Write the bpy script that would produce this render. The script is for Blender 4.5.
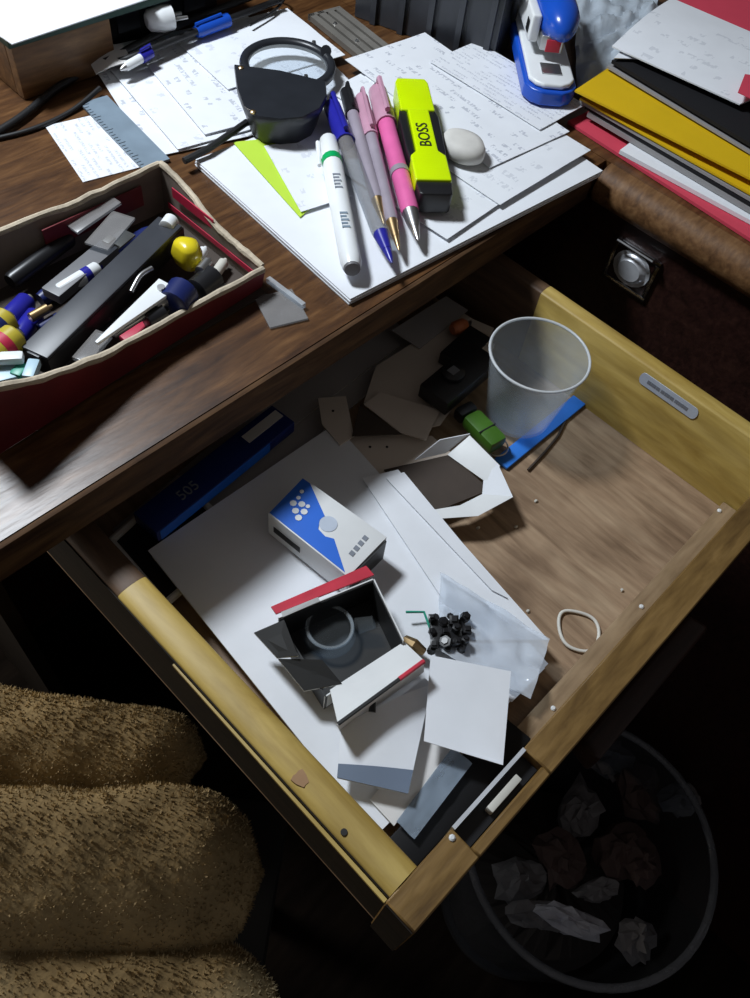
import bpy, bmesh, math, random
from mathutils import Vector, Matrix, noise
random.seed(7)
for o in list(bpy.data.objects): bpy.data.objects.remove(o)
scene = bpy.context.scene
COL = scene.collection
PI = math.pi
# ------------------------------------------------------------------ camera (vanishing points measured in the 750x998 frame)
D = 0.75                       # height of the desk top above the floor
CH = 0.28                      # camera above the desk top
PX, PY = 375.0, 499.0
vx = (1629 - PX, -484 - PY); vy = (-1336 - PX, -1005 - PY)
FOC = math.sqrt(-(vx[0]*vy[0] + vx[1]*vy[1]))
AX = Vector((vx[0], vx[1], FOC)).normalized()
AY = Vector((vy[0], vy[1], FOC)).normalized()
AZ = AX.cross(AY)
CAM = Vector((0, 0, D + CH))
right = Vector((AX[0], AY[0], AZ[0])); down = Vector((AX[1], AY[1], AZ[1])); fwd = Vector((AX[2], AY[2], AZ[2]))
cd = bpy.data.cameras.new('camera'); cam = bpy.data.objects.new('camera', cd); COL.objects.link(cam)
m = Matrix.Identity(4)
for i in range(3):
    m[i][0] = right[i]; m[i][1] = -down[i]; m[i][2] = -fwd[i]; m[i][3] = CAM[i]
cam.matrix_world = m
cd.sensor_fit = 'HORIZONTAL'; cd.sensor_width = 36; cd.lens = FOC/750*36; cd.clip_start = 0.01
scene.camera = cam

def P(u, v, z):
    """photo pixel -> point on the level plane z (metres relative to the desk top)"""
    d = right*(u - PX) + down*(v - PY) + fwd*FOC
    t = (D + z - CAM.z)/d.z
    return CAM + d*t

# ------------------------------------------------------------------ world, lights, exposure
w = bpy.data.worlds.new('room'); scene.world = w; w.use_nodes = True
bg = w.node_tree.nodes['Background']; bg.inputs[0].default_value = (1.0, 0.94, 0.9, 1); bg.inputs[1].default_value = 0.08
def area(name, loc, target, size, power, col, shape='DISK'):
    l = bpy.data.lights.new(name, 'AREA'); l.shape = shape; l.size = size; l.energy = power; l.color = col
    o = bpy.data.objects.new(name, l); COL.objects.link(o); o.location = loc
    o.rotation_euler = (Vector(target) - Vector(loc)).to_track_quat('-Z', 'Y').to_euler()
    return o
area('desk_lamp_light', (0.10, 0.57, D + 0.60), (0.22, 0.18, D), 0.13, 6.3, (0.86, 0.93, 1.0))
area('fleece_fill', (-0.24, 1.0, D - 0.06), (0.0, 0.15, D - 0.3), 0.30, 4.6, (1.0, 0.94, 0.84))  # added unseen fill that brightens the fleece cushion; no known source
vs = scene.view_settings
vs.view_transform = 'Standard'; vs.look = 'None'; vs.gamma = 1; vs.use_curve_mapping = False; vs.exposure = 0.0

# ------------------------------------------------------------------ materials
MATS = {}
def new_mat(name):
    m = bpy.data.materials.new(name); m.use_nodes = True
    nt = m.node_tree; b = nt.nodes['Principled BSDF']
    MATS[name] = m
    return m, nt, b
def N(nt, t, **kw):
    n = nt.nodes.new(t)
    for k, v in kw.items():
        if k in n.inputs: n.inputs[k].default_value = v
        else: setattr(n, k, v)
    return n
def ramp(nt, fac, stops):
    r = nt.nodes.new('ShaderNodeValToRGB')
    e = r.color_ramp.elements
    while len(e) < len(stops): e.new(0.5)
    for i, (p, c) in enumerate(stops):
        e[i].position = p; e[i].color = (*c, 1) if len(c) == 3 else c
    nt.links.new(fac, r.inputs[0]); return r.outputs[0]
def coords(nt, scale, kind='Object', rot=(0, 0, 0)):
    tc = nt.nodes.new('ShaderNodeTexCoord'); mp = nt.nodes.new('ShaderNodeMapping')
    mp.inputs['Scale'].default_value = scale; mp.inputs['Rotation'].default_value = rot
    nt.links.new(tc.outputs[kind], mp.inputs[0]); return mp.outputs[0]
def plain(name, col, rough=0.5, metal=0.0, var=0.12, scale=60, bump=0.0, spec=0.5, bscale=None):
    """colour with a little procedural wear"""
    m, nt, b = new_mat(name)
    v = coords(nt, (1, 1, 1))
    nz = N(nt, 'ShaderNodeTexNoise', Scale=scale, Detail=4.0); nt.links.new(v, nz.inputs['Vector'])
    lo = tuple(c*(1 - var) for c in col); hi = tuple(min(1, c*(1 + var)) for c in col)
    nt.links.new(ramp(nt, nz.outputs[0], [(0.3, lo), (0.7, hi)]), b.inputs['Base Color'])
    b.inputs['Roughness'].default_value = rough; b.inputs['Metallic'].default_value = metal
    b.inputs['Specular IOR Level'].default_value = spec
    if bump:
        n2 = N(nt, 'ShaderNodeTexNoise', Scale=bscale or scale*3, Detail=5.0); nt.links.new(v, n2.inputs['Vector'])
        bp = N(nt, 'ShaderNodeBump', Strength=bump, Distance=0.002); nt.links.new(n2.outputs[0], bp.inputs['Height'])
        nt.links.new(bp.outputs[0], b.inputs['Normal'])
    return m
def wood(name, dark, mid, light, scale=(14, 90, 90), rough=0.45, bump=0.15, spec=0.5, spots=0.0, grain=4.0):
    m, nt, b = new_mat(name)
    v = coords(nt, scale)
    nz = N(nt, 'ShaderNodeTexNoise', Scale=1.6, Detail=6.0, Roughness=0.6, Distortion=0.6); nt.links.new(v, nz.inputs['Vector'])
    c = ramp(nt, nz.outputs[0], [(0.28, dark), (0.5, mid), (0.72, light)])
    v2 = coords(nt, tuple(s*grain for s in scale))
    n2 = N(nt, 'ShaderNodeTexNoise', Scale=1.0, Detail=3.0); nt.links.new(v2, n2.inputs['Vector'])
    mx = N(nt, 'ShaderNodeMixRGB', blend_type='MULTIPLY', Fac=0.5)
    nt.links.new(c, mx.inputs[1]); nt.links.new(ramp(nt, n2.outputs[0], [(0.3, (0.45, 0.4, 0.36)), (0.6, (1, 1, 1))]), mx.inputs[2])
    out = mx.outputs[0]
    if spots:
        v3 = coords(nt, (1, 1, 1)); n3 = N(nt, 'ShaderNodeTexNoise', Scale=26.0, Detail=3.0); nt.links.new(v3, n3.inputs['Vector'])
        m3 = N(nt, 'ShaderNodeMixRGB', blend_type='MULTIPLY', Fac=spots)
        nt.links.new(out, m3.inputs[1]); nt.links.new(ramp(nt, n3.outputs[0], [(0.35, (0.4, 0.33, 0.28)), (0.55, (1, 1, 1))]), m3.inputs[2]); out = m3.outputs[0]
    nt.links.new(out, b.inputs['Base Color'])
    b.inputs['Roughness'].default_value = rough; b.inputs['Specular IOR Level'].default_value = spec
    bp = N(nt, 'ShaderNodeBump', Strength=bump, Distance=0.001); nt.links.new(n2.outputs[0], bp.inputs['Height'])
    nt.links.new(bp.outputs[0], b.inputs['Normal'])
    return m
def paper(name, col=(0.80, 0.82, 0.86), ink=(0.16, 0.18, 0.26), line=0.0065, amount=0.0, words=0.47, rough=0.75, fine=1.0):
    """paper; amount > 0 adds rows of small written strokes in uv metres"""
    m, nt, b = new_mat(name)
    v = coords(nt, (1, 1, 1))
    nz = N(nt, 'ShaderNodeTexNoise', Scale=45.0, Detail=3.0); nt.links.new(v, nz.inputs['Vector'])
    base = ramp(nt, nz.outputs[0], [(0.3, tuple(c*0.94 for c in col)), (0.7, col)])
    if amount:
        tc = nt.nodes.new('ShaderNodeTexCoord'); sp = nt.nodes.new('ShaderNodeSeparateXYZ'); nt.links.new(tc.outputs['UV'], sp.inputs[0])
        def M(op, a, bb=None):
            n = nt.nodes.new('ShaderNodeMath'); n.operation = op
            for i, x in enumerate((a, bb)):
                if x is None: continue
                if isinstance(x, (int, float)): n.inputs[i].default_value = x
                else: nt.links.new(x, n.inputs[i])
            return n.outputs[0]
        row = M('DIVIDE', sp.outputs[1], line); fl = M('FLOOR', row); fr = M('FRACT', row)
        band = M('MULTIPLY', M('GREATER_THAN', fr, 0.28), M('LESS_THAN', fr, 0.74))
        cb = nt.nodes.new('ShaderNodeCombineXYZ'); nt.links.new(M('MULTIPLY', sp.outputs[0], 75.0), cb.inputs[0]); nt.links.new(M('MULTIPLY', fl, 3.71), cb.inputs[1])
        nw = N(nt, 'ShaderNodeTexNoise', Scale=1.0, Detail=1.0); nt.links.new(cb.outputs[0], nw.inputs['Vector'])
        c2 = nt.nodes.new('ShaderNodeCombineXYZ'); nt.links.new(M('MULTIPLY', sp.outputs[0], 620.0*fine), c2.inputs[0]); nt.links.new(M('MULTIPLY', sp.outputs[1], 330.0*fine), c2.inputs[1])
        ns = N(nt, 'ShaderNodeTexNoise', Scale=1.0, Detail=2.0); nt.links.new(c2.outputs[0], ns.inputs['Vector'])
        stroke = M('MULTIPLY', M('MULTIPLY', band, M('GREATER_THAN', nw.outputs[0], words)), M('GREATER_THAN', ns.outputs[0], 0.5))
        mx = N(nt, 'ShaderNodeMixRGB'); nt.links.new(M('MULTIPLY', stroke, amount), mx.inputs[0]); nt.links.new(base, mx.inputs[1]); mx.inputs[2].default_value = (*ink, 1)
        base = mx.outputs[0]
    nt.links.new(base, b.inputs['Base Color']); b.inputs['Roughness'].default_value = rough; b.inputs['Specular IOR Level'].default_value = 0.25
    bp = N(nt, 'ShaderNodeBump', Strength=0.12, Distance=0.002); nt.links.new(nz.outputs[0], bp.inputs['Height']); nt.links.new(bp.outputs[0], b.inputs['Normal'])
    return m
def clear(name, col=(0.9, 0.95, 1), body=0.25, rough=0.12, bump=0.0, scale=60, milky=(0.8, 0.84, 0.88)):
    """see-through plastic: clear share plus a share of milky, shiny plastic"""
    m, nt, b = new_mat(name)
    tr = N(nt, 'ShaderNodeBsdfTransparent'); tr.inputs[0].default_value = (*col, 1)
    b.inputs['Base Color'].default_value = (*milky, 1); b.inputs['Roughness'].default_value = rough
    v = coords(nt, (1, 1, 1)); nz = N(nt, 'ShaderNodeTexNoise', Scale=scale, Detail=4.0); nt.links.new(v, nz.inputs['Vector'])
    mx = nt.nodes.new('ShaderNodeMixShader')
    r = ramp(nt, nz.outputs[0], [(0.3, (body*0.8,)*3), (0.7, (body*1.15,)*3)])
    nt.links.new(r, mx.inputs[0]); nt.links.new(tr.outputs[0], mx.inputs[1]); nt.links.new(b.outputs[0], mx.inputs[2])
    nt.links.new(mx.outputs[0], nt.nodes['Material Output'].inputs[0])
    if bump:
        bp = N(nt, 'ShaderNodeBump', Strength=bump, Distance=0.003); nt.links.new(nz.outputs[0], bp.inputs['Height']); nt.links.new(bp.outputs[0], b.inputs['Normal'])
    return m

wood('desk_wood', (0.04, 0.016, 0.007), (0.105, 0.046, 0.016), (0.19, 0.092, 0.034), rough=0.36, spots=0.4)
wood('edging', (0.03, 0.014, 0.007), (0.08, 0.04, 0.017), (0.14, 0.075, 0.032), rough=0.75, spec=0.2)
wood('edge_wood', (0.08, 0.036, 0.014), (0.17, 0.084, 0.034), (0.25, 0.135, 0.058), rough=0.55, spec=0.3)
wood('pine_paint', (0.36, 0.23, 0.045), (0.5, 0.35, 0.09), (0.6, 0.44, 0.14), scale=(60, 10, 60), rough=0.5, bump=0.05, grain=2)
wood('front_wood', (0.1, 0.052, 0.014), (0.2, 0.115, 0.034), (0.29, 0.175, 0.06), rough=0.42)
wood('ply_wood', (0.2, 0.125, 0.072), (0.37, 0.25, 0.155), (0.47, 0.34, 0.22), scale=(70, 9, 60), rough=0.6, spots=0.45)
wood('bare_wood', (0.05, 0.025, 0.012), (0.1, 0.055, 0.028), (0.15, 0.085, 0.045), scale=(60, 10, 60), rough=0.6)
wood('shade_wood', (0.006, 0.004, 0.003), (0.012, 0.008, 0.005), (0.02, 0.012, 0.008), scale=(60, 10, 60), rough=0.7, spec=0.2)  # near-black colour stands in for shade on faces the lamps reach
wood('batten_wood', (0.25, 0.17, 0.09), (0.34, 0.235, 0.135), (0.42, 0.3, 0.18), scale=(10, 60, 60), rough=0.6, bump=0.05)
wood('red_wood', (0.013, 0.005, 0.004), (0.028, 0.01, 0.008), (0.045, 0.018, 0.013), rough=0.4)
wood('crate_wood', (0.1, 0.045, 0.015), (0.2, 0.1, 0.035), (0.3, 0.16, 0.06), rough=0.5)
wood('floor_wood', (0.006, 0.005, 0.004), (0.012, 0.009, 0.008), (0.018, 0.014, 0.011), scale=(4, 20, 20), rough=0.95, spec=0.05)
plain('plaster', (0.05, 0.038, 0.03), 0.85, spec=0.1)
paper('paper_plain'); paper('paper_written', amount=0.42, words=0.54); paper('paper_pencil', amount=0.28, ink=(0.3, 0.32, 0.38), line=0.010, words=0.56, fine=0.7)
paper('paper_print', amount=0.4, line=0.0035, ink=(0.2, 0.22, 0.3), fine=1.8)
paper('paper_card', col=(0.72, 0.7, 0.68)); paper('paper_beige', col=(0.66, 0.57, 0.49)); paper('paper_grey', col=(0.46, 0.43, 0.42))
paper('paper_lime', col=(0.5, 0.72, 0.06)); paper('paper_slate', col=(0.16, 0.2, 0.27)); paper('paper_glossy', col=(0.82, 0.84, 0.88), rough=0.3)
paper('folder_red', col=(0.62, 0.06, 0.1)); paper('folder_yellow', col=(0.72, 0.46, 0.01), rough=0.45); paper('folder_black', col=(0.012, 0.012, 0.014)); paper('folder_grey', col=(0.3, 0.29, 0.29))
plain('black_plastic', (0.012, 0.012, 0.014), 0.35); plain('charcoal', (0.04, 0.043, 0.052), 0.4); plain('grey_plastic', (0.16, 0.16, 0.17), 0.45)
plain('loupe_black', (0.018, 0.02, 0.025), 0.35); plain('cord_black', (0.01, 0.01, 0.011), 0.5)
plain('white_plastic', (0.8, 0.82, 0.83), 0.3, var=0.04); plain('offwhite', (0.6, 0.58, 0.52), 0.45); plain('eraser_white', (0.62, 0.6, 0.56), 0.7)
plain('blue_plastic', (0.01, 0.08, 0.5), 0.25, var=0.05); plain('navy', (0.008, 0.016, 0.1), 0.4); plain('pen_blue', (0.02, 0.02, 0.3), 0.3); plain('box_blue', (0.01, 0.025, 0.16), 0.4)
plain('sky_blue', (0.03, 0.2, 0.72), 0.4, var=0.05); plain('pack_blue', (0.015, 0.14, 0.66), 0.4, var=0.04); plain('pale_blue', (0.45, 0.62, 0.72), 0.4); plain('teal', (0.02, 0.3, 0.2), 0.4)
plain('lime_plastic', (0.62, 0.85, 0.0), 0.3, var=0.03); plain('green_band', (0.0, 0.36, 0.1), 0.35); plain('dark_green', (0.055, 0.15, 0.015), 0.4); plain('ledger_green', (0.01, 0.05, 0.035), 0.6)
plain('pink_plastic', (0.72, 0.14, 0.36), 0.3); plain('pink_pale', (0.55, 0.3, 0.4), 0.35); plain('lilac_grey', (0.32, 0.28, 0.33), 0.35)
plain('chrome', (0.7, 0.71, 0.74), 0.22, 1.0); plain('bright_steel', (0.7, 0.72, 0.76), 0.45, 0.4); plain('steel', (0.55, 0.55, 0.55), 0.35, 1.0); plain('brass', (0.6, 0.42, 0.22), 0.35, 1.0); plain('dull_metal', (0.3, 0.28, 0.25), 0.5, 0.6)
plain('yellow_plastic', (0.75, 0.6, 0.02), 0.25); plain('battery_yellow', (0.5, 0.4, 0.04), 0.35); plain('orange_bit', (0.5, 0.14, 0.05), 0.5)
plain('carton_red', (0.16, 0.012, 0.018), 0.55, var=0.25, scale=40); plain('carton_inner', (0.2, 0.16, 0.13), 0.8, var=0.3, scale=40); plain('carton_edge', (0.52, 0.44, 0.33), 0.85, var=0.25, scale=90, bump=0.4)
plain('stripe_red', (0.5, 0.02, 0.06), 0.5); plain('box_red', (0.6, 0.03, 0.06), 0.45); plain('box_white', (0.74, 0.75, 0.75), 0.5, var=0.04); plain('box_black', (0.014, 0.014, 0.014), 0.5); plain('liner_dark', (0.05, 0.035, 0.026), 0.7)
plain('rubber', (0.7, 0.68, 0.62), 0.6); plain('blue_grey', (0.2, 0.26, 0.32), 0.4); plain('ink_black', (0.01, 0.01, 0.01), 0.5); plain('ink_grey', (0.2, 0.22, 0.26), 0.6)
plain('stain_red', (0.36, 0.2, 0.09), 0.6); plain('sticker', (0.5, 0.56, 0.66), 0.5); plain('ink_blue', (0.12, 0.16, 0.4), 0.6)
plain('fleece', (0.46, 0.35, 0.19), 0.95, var=0.25, scale=35, bump=0.6, bscale=160, spec=0.1); plain('fleece_tip', (0.55, 0.44, 0.26), 0.95, spec=0.1); plain('chair_black', (0.01, 0.01, 0.01), 0.6)
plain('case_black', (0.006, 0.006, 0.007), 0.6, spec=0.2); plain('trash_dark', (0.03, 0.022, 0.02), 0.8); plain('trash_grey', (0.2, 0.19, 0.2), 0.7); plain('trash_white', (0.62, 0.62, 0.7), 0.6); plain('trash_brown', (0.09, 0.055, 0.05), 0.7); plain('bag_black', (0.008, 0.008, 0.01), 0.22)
clear('cup_plastic', body=0.23, rough=0.35, milky=(0.72, 0.74, 0.75)); clear('clear_plastic', body=0.35, rough=0.1, bump=0.5); clear('bag_plastic', body=0.42, rough=0.12, bump=0.25, scale=35, milky=(0.86, 0.88, 0.92))
clear('cup_rim', body=0.75, rough=0.3, milky=(0.75, 0.77, 0.78)); clear('bin_rim', body=0.6, rough=0.25, milky=(0.2, 0.21, 0.24)); clear('smoke_plastic', body=0.45, rough=0.2, milky=(0.35, 0.33, 0.32)); clear('grey_wrap', body=0.75, rough=0.22, bump=0.5, milky=(0.6, 0.67, 0.74)); clear('sleeve', body=0.55, rough=0.2, bump=0.6, scale=40, milky=(0.3, 0.36, 0.43)); clear('lens_glass', body=0.055, rough=0.05, milky=(0.6, 0.64, 0.65)); clear('glass', body=0.22, rough=0.05, milky=(0.7, 0.74, 0.75)); clear('bin_plastic', body=0.22, rough=0.2, milky=(0.1, 0.1, 0.11))

# ------------------------------------------------------------------ mesh helpers
class B:
    def __init__(s): s.v = []; s.f = []; s.uv = {}
    def add(s, vs, fs):
        n = len(s.v); s.v += [Vector(x) for x in vs]; s.f += [tuple(i + n for i in f) for f in fs]; return s
    def box(s, c, size, R=None):
        """box with base centre c"""
        c = Vector(c); a, b, h = size[0]/2, size[1]/2, size[2]
        vs = [Vector((x, y, z)) for z in (0, h) for x, y in ((-a, -b), (a, -b), (a, b), (-a, b))]
        if R is not None: vs = [R @ x for x in vs]
        return s.add([c + x for x in vs], [(3, 2, 1, 0), (4, 5, 6, 7), (0, 1, 5, 4), (1, 2, 6, 5), (2, 3, 7, 6), (3, 0, 4, 7)])
    def prism(s, poly, z0, z1):
        n = len(poly)
        if sum(poly[i][0]*poly[(i+1) % n][1] - poly[(i+1) % n][0]*poly[i][1] for i in range(n)) < 0: poly = poly[::-1]
        vs = [(p[0], p[1], z0) for p in poly] + [(p[0], p[1], z1) for p in poly]
        return s.add(vs, [tuple(range(n))[::-1], tuple(range(n, 2*n))] + [(i, (i+1) % n, n + (i+1) % n, n + i) for i in range(n)])
    def hexa(s, lo, hi):
        return s.add(list(lo) + list(hi), [(3, 2, 1, 0), (4, 5, 6, 7), (0, 1, 5, 4), (1, 2, 6, 5), (2, 3, 7, 6), (3, 0, 4, 7)])
    def tube(s, pts, r, n=8, cap=True):
        pts = [Vector(p) for p in pts]; k = len(pts)
        rs = r if isinstance(r, (list, tuple)) else [r]*k
        base = len(s.v); vs = []; up = None
        for i, p in enumerate(pts):
            t = (pts[min(i+1, k-1)] - pts[max(i-1, 0)])
            if t.length < 1e-9: t = (pts[-1] - pts[0])
            t.normalize()
            if up is None: up = Vector((0, 0, 1)) if abs(t.z) < 0.9 else Vector((1, 0, 0))
            a = t.cross(up).normalized(); up = a.cross(t).normalized()
            vs += [p + (a*math.cos(2*PI*j/n) + up*math.sin(2*PI*j/n))*rs[i] for j in range(n)]
        fs = [(i*n + j, i*n + (j+1) % n, (i+1)*n + (j+1) % n, (i+1)*n + j) for i in range(k-1) for j in range(n)]
        if cap: fs += [tuple(range(n))[::-1], tuple((k-1)*n + j for j in range(n))]
        return s.add(vs, fs)
    def rod(s, a, b, prof, n=14):
        """turned solid from a to b, prof = [(share, radius)]"""
        a = Vector(a); b = Vector(b); d = (b - a); L = d.length; d.normalize()
        u = d.cross(Vector((0, 0, 1)) if abs(d.z) < 0.9 else Vector((1, 0, 0))).normalized(); w_ = u.cross(d)
        vs = []; k = len(prof)
        for t, r in prof: vs += [a + d*L*t + (u*math.cos(2*PI*j/n) + w_*math.sin(2*PI*j/n))*max(r, 1e-5) for j in range(n)]
        fs = [(i*n + j, (i+1)*n + j, (i+1)*n + (j+1) % n, i*n + (j+1) % n) for i in range(k-1) for j in range(n)]
        fs += [tuple(range(n)), tuple((k-1)*n + j for j in range(n))[::-1]]
        return s.add(vs, fs)
    def ring(s, c, R, r, n=40, k=8, Rm=None):
        vs = []
        for i in range(n):
            a = 2*PI*i/n
            for j in range(k):
                b = 2*PI*j/k; q = Vector(((R + r*math.cos(b))*math.cos(a), (R + r*math.cos(b))*math.sin(a), r*math.sin(b)))
                vs.append(Vector(c) + (Rm @ q if Rm is not None else q))
        fs = [(i*k + j, ((i+1) % n)*k + j, ((i+1) % n)*k + (j+1) % k, i*k + (j+1) % k) for i in range(n) for j in range(k)]
        return s.add(vs, fs)
    def grid(s, A, Bq, C, Dq, nx, ny, t=0.0003, dz=None):
        """solid sheet over the quad A B C D, uv in metres"""
        A, Bq, C, Dq = map(Vector, (A, Bq, C, Dq)); base = len(s.v); L = (Bq - A).length; W = (Dq - A).length
        top = []; uv = []
        for j in range(ny + 1):
            for i in range(nx + 1):
                a, b = i/nx, j/ny
                p = (A*(1-a) + Bq*a)*(1-b) + (Dq*(1-a) + C*a)*b
                if dz: p = p + Vector((0, 0, dz(a, b)))
                top.append(p); uv.append((a*L, b*W))
        n = len(top); q = lambda i, j: j*(nx+1) + i
        fs = []
        for j in range(ny):
            for i in range(nx):
                f = (q(i, j), q(i+1, j), q(i+1, j+1), q(i, j+1)); fs.append(f); fs.append(tuple(x + n for x in f[::-1]))
        for i in range(nx):
            fs.append((q(i, 0), q(i, 0) + n, q(i+1, 0) + n, q(i+1, 0))); fs.append((q(i+1, ny), q(i+1, ny) + n, q(i, ny) + n, q(i, ny)))
        for j in range(ny):
            fs.append((q(0, j+1), q(0, j+1) + n, q(0, j) + n, q(0, j))); fs.append((q(nx, j), q(nx, j) + n, q(nx, j+1) + n, q(nx, j+1)))
        s.add(top + [p - Vector((0, 0, t)) for p in top], fs)
        for i, c in enumerate(uv): s.uv[base + i] = c; s.uv[base + n + i] = c
        return s

def origin_of(o):
    v = Vector((0, 0, 0))
    while o is not None: v += o.location; o = o.parent
    return v
def mk(name, b, mat, parent=None, bevel=0, segs=2, smooth=40, recalc=True):
    me = bpy.data.meshes.new(name)
    if parent is not None: org = origin_of(parent)
    else:
        xs = [v.x for v in b.v]; ys = [v.y for v in b.v]; zs = [v.z for v in b.v]
        org = Vector(((min(xs)+max(xs))/2, (min(ys)+max(ys))/2, min(zs)))
    me.from_pydata([v - org for v in b.v], [], b.f)
    if b.uv:
        ul = me.uv_layers.new(name='uv')
        for l in me.loops: ul.data[l.index].uv = b.uv.get(l.vertex_index, (0, 0))
    bm = bmesh.new(); bm.from_mesh(me)
    if recalc: bmesh.ops.recalc_face_normals(bm, faces=bm.faces)
    if bevel:
        ed = [e for e in bm.edges if len(e.link_faces) == 2 and e.calc_face_angle(0) > 0.5]
        bmesh.ops.bevel(bm, geom=ed, offset=bevel, segments=segs, affect='EDGES', profile=0.6, clamp_overlap=True)
    bm.to_mesh(me); bm.free()
    if smooth:
        for p in me.polygons: p.use_smooth = True
        me.set_sharp_from_angle(angle=math.radians(smooth))
    me.materials.append(MATS[mat])
    o = bpy.data.objects.new(name, me); COL.objects.link(o)
    if parent is not None: o.parent = parent
    else: o.location = org
    return o
def tag(o, label, cat, group=None):
    o['label'] = label; o['category'] = cat
    if group: o['group'] = group
    return o
def thing(name, label, cat, loc, group=None):
    o = bpy.data.objects.new(name, None); COL.objects.link(o); o.location = loc; o.empty_display_size = 0.01
    return tag(o, label, cat, group)
def struct(name, b, mat):
    o = mk(name, b, mat); o['kind'] = 'structure'; return o
def rect3(a, b, c, z, orth=True):
    """three photo corners of a rectangle lying on plane z -> four world corners"""
    A, Bq, C = P(*a, z), P(*b, z), P(*c, z)
    e = (Bq - A).normalized(); g = C - Bq
    if orth: g2 = g - e*g.dot(e); g = g2.normalized()*g.length
    return A, Bq, Bq + g, A + g
def quad(pts, z):
    return [P(*p, z) for p in pts]
def wob(amp, seed, fx=3.0, fy=3.0):
    return lambda a, b: amp*(0.5 + 0.5*noise.noise(Vector((a*fx + seed*7.1, b*fy, seed*3.3))))
def sheet(name, label, corners, mat, t=0.0004, nx=12, ny=12, dz=None, cat='paper', group=None):
    return tag(mk(name, B().grid(*corners, nx, ny, t, dz), mat), label, cat, group)
def text(body, size, O, ex, ey, mat, parent, name='lettering', depth=0.00015):
    """flat lettering starting at O, written along ex with letter tops towards ey"""
    cu = bpy.data.curves.new('t', 'FONT'); cu.body = body; cu.size = size; cu.extrude = depth; cu.resolution_u = 3
    cu.align_x = 'CENTER'; cu.align_y = 'CENTER'
    to = bpy.data.objects.new('t', cu); COL.objects.link(to)
    bpy.context.view_layer.update()
    me = bpy.data.meshes.new_from_object(to.evaluated_get(bpy.context.evaluated_depsgraph_get()))
    bpy.data.objects.remove(to)
    ex = Vector(ex).normalized(); ey = (Vector(ey) - ex*Vector(ey).dot(ex)).normalized(); ez = ex.cross(ey)
    org = origin_of(parent)
    for v in me.vertices: v.co = Vector(O) + ex*v.co.x + ey*v.co.y + ez*v.co.z - org
    me.materials.clear(); me.materials.append(MATS[mat])
    o = bpy.data.objects.new(name, me); COL.objects.link(o); o.parent = parent
    return o
def bar_frame(a, b):
    """axes of a bar from a to b"""
    d = (b - a); L = d.length; d.normalize(); side = Vector((0, 0, 1)).cross(d).normalized(); up = d.cross(side)
    R = Matrix((d, side, up)).transposed()
    return L, R

# ================================================================== SETTING
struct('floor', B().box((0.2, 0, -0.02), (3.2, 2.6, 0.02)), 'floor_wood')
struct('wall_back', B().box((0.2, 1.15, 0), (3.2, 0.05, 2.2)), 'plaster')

# ================================================================== DESK with its open drawer
YE = 0.1935                                        # front edge of the desk top
XR = 0.434                                         # the return's left face
desk = thing('desk', 'dark brown wooden corner desk with one drawer pulled open', 'desk', (0.2, 0.5, 0))
top = B().prism([(-0.04, YE + 0.003), (XR + 0.004, YE + 0.003), (XR + 0.004, 1.05), (-0.04, 1.05)], D - 0.02, D)
mk('desktop', top, 'desk_wood', desk)
mk('front_edging', B().prism([(-0.04, YE), (XR - 0.01, YE), (XR - 0.01, YE + 0.0029), (-0.04, YE + 0.0029)], D - 0.0195, D - 0.0002), 'edging', desk, bevel=0.001)
mk('edge_strip', B().prism([(-0.04, YE + 0.012), (XR - 0.01, YE + 0.012), (XR - 0.01, YE + 0.026), (-0.04, YE + 0.026)], D - 0.03, D - 0.0202), 'edge_wood', desk)
ret = B().prism([(XR + 0.0045, -0.42), (1.05, -0.42), (1.05, 1.05), (XR + 0.0045, 1.05)], D - 0.0245, D)
mk('return_top', ret, 'desk_wood', desk)
# rounded nosing along the return
nos = B(); nr = 0.0125
prof = [(XR + 0.0044, D)] + [(XR + 0.004 - nr*math.sin(a), D - nr + nr*math.cos(a)) for a in [PI*i/10 for i in range(11)]] + [(XR + 0.0044, D - 2*nr)]
k = len(prof)
vs = [(x, y, z) for y in (-0.42, YE - 0.001) for x, z in prof]
nos.add(vs, [(i, i+1, k+i+1, k+i) for i in range(k-1)] + [(k-1, 0, k, 2*k-1), tuple(range(k)), tuple(range(k, 2*k))[::-1]])
mk('nosing', nos, 'edge_wood', desk, smooth=60)
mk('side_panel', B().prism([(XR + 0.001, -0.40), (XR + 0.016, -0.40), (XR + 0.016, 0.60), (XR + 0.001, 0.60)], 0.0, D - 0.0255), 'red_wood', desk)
mk('side_panel', B().prism([(0.036, 0.36), (0.048, 0.36), (0.048, 0.9), (0.036, 0.9)], 0.0, D - 0.0205), 'shade_wood', desk)  # left panel coloured near black so it looks unlit
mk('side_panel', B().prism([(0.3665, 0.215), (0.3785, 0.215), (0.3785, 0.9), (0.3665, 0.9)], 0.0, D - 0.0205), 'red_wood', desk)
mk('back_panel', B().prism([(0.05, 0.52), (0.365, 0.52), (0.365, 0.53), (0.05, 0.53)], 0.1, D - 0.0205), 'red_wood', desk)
mk('crossbar', B().prism([(0.05, 0.34), (0.365, 0.34), (0.365, 0.36), (0.05, 0.36)], D - 0.125, D - 0.105), 'red_wood', desk)
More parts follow.
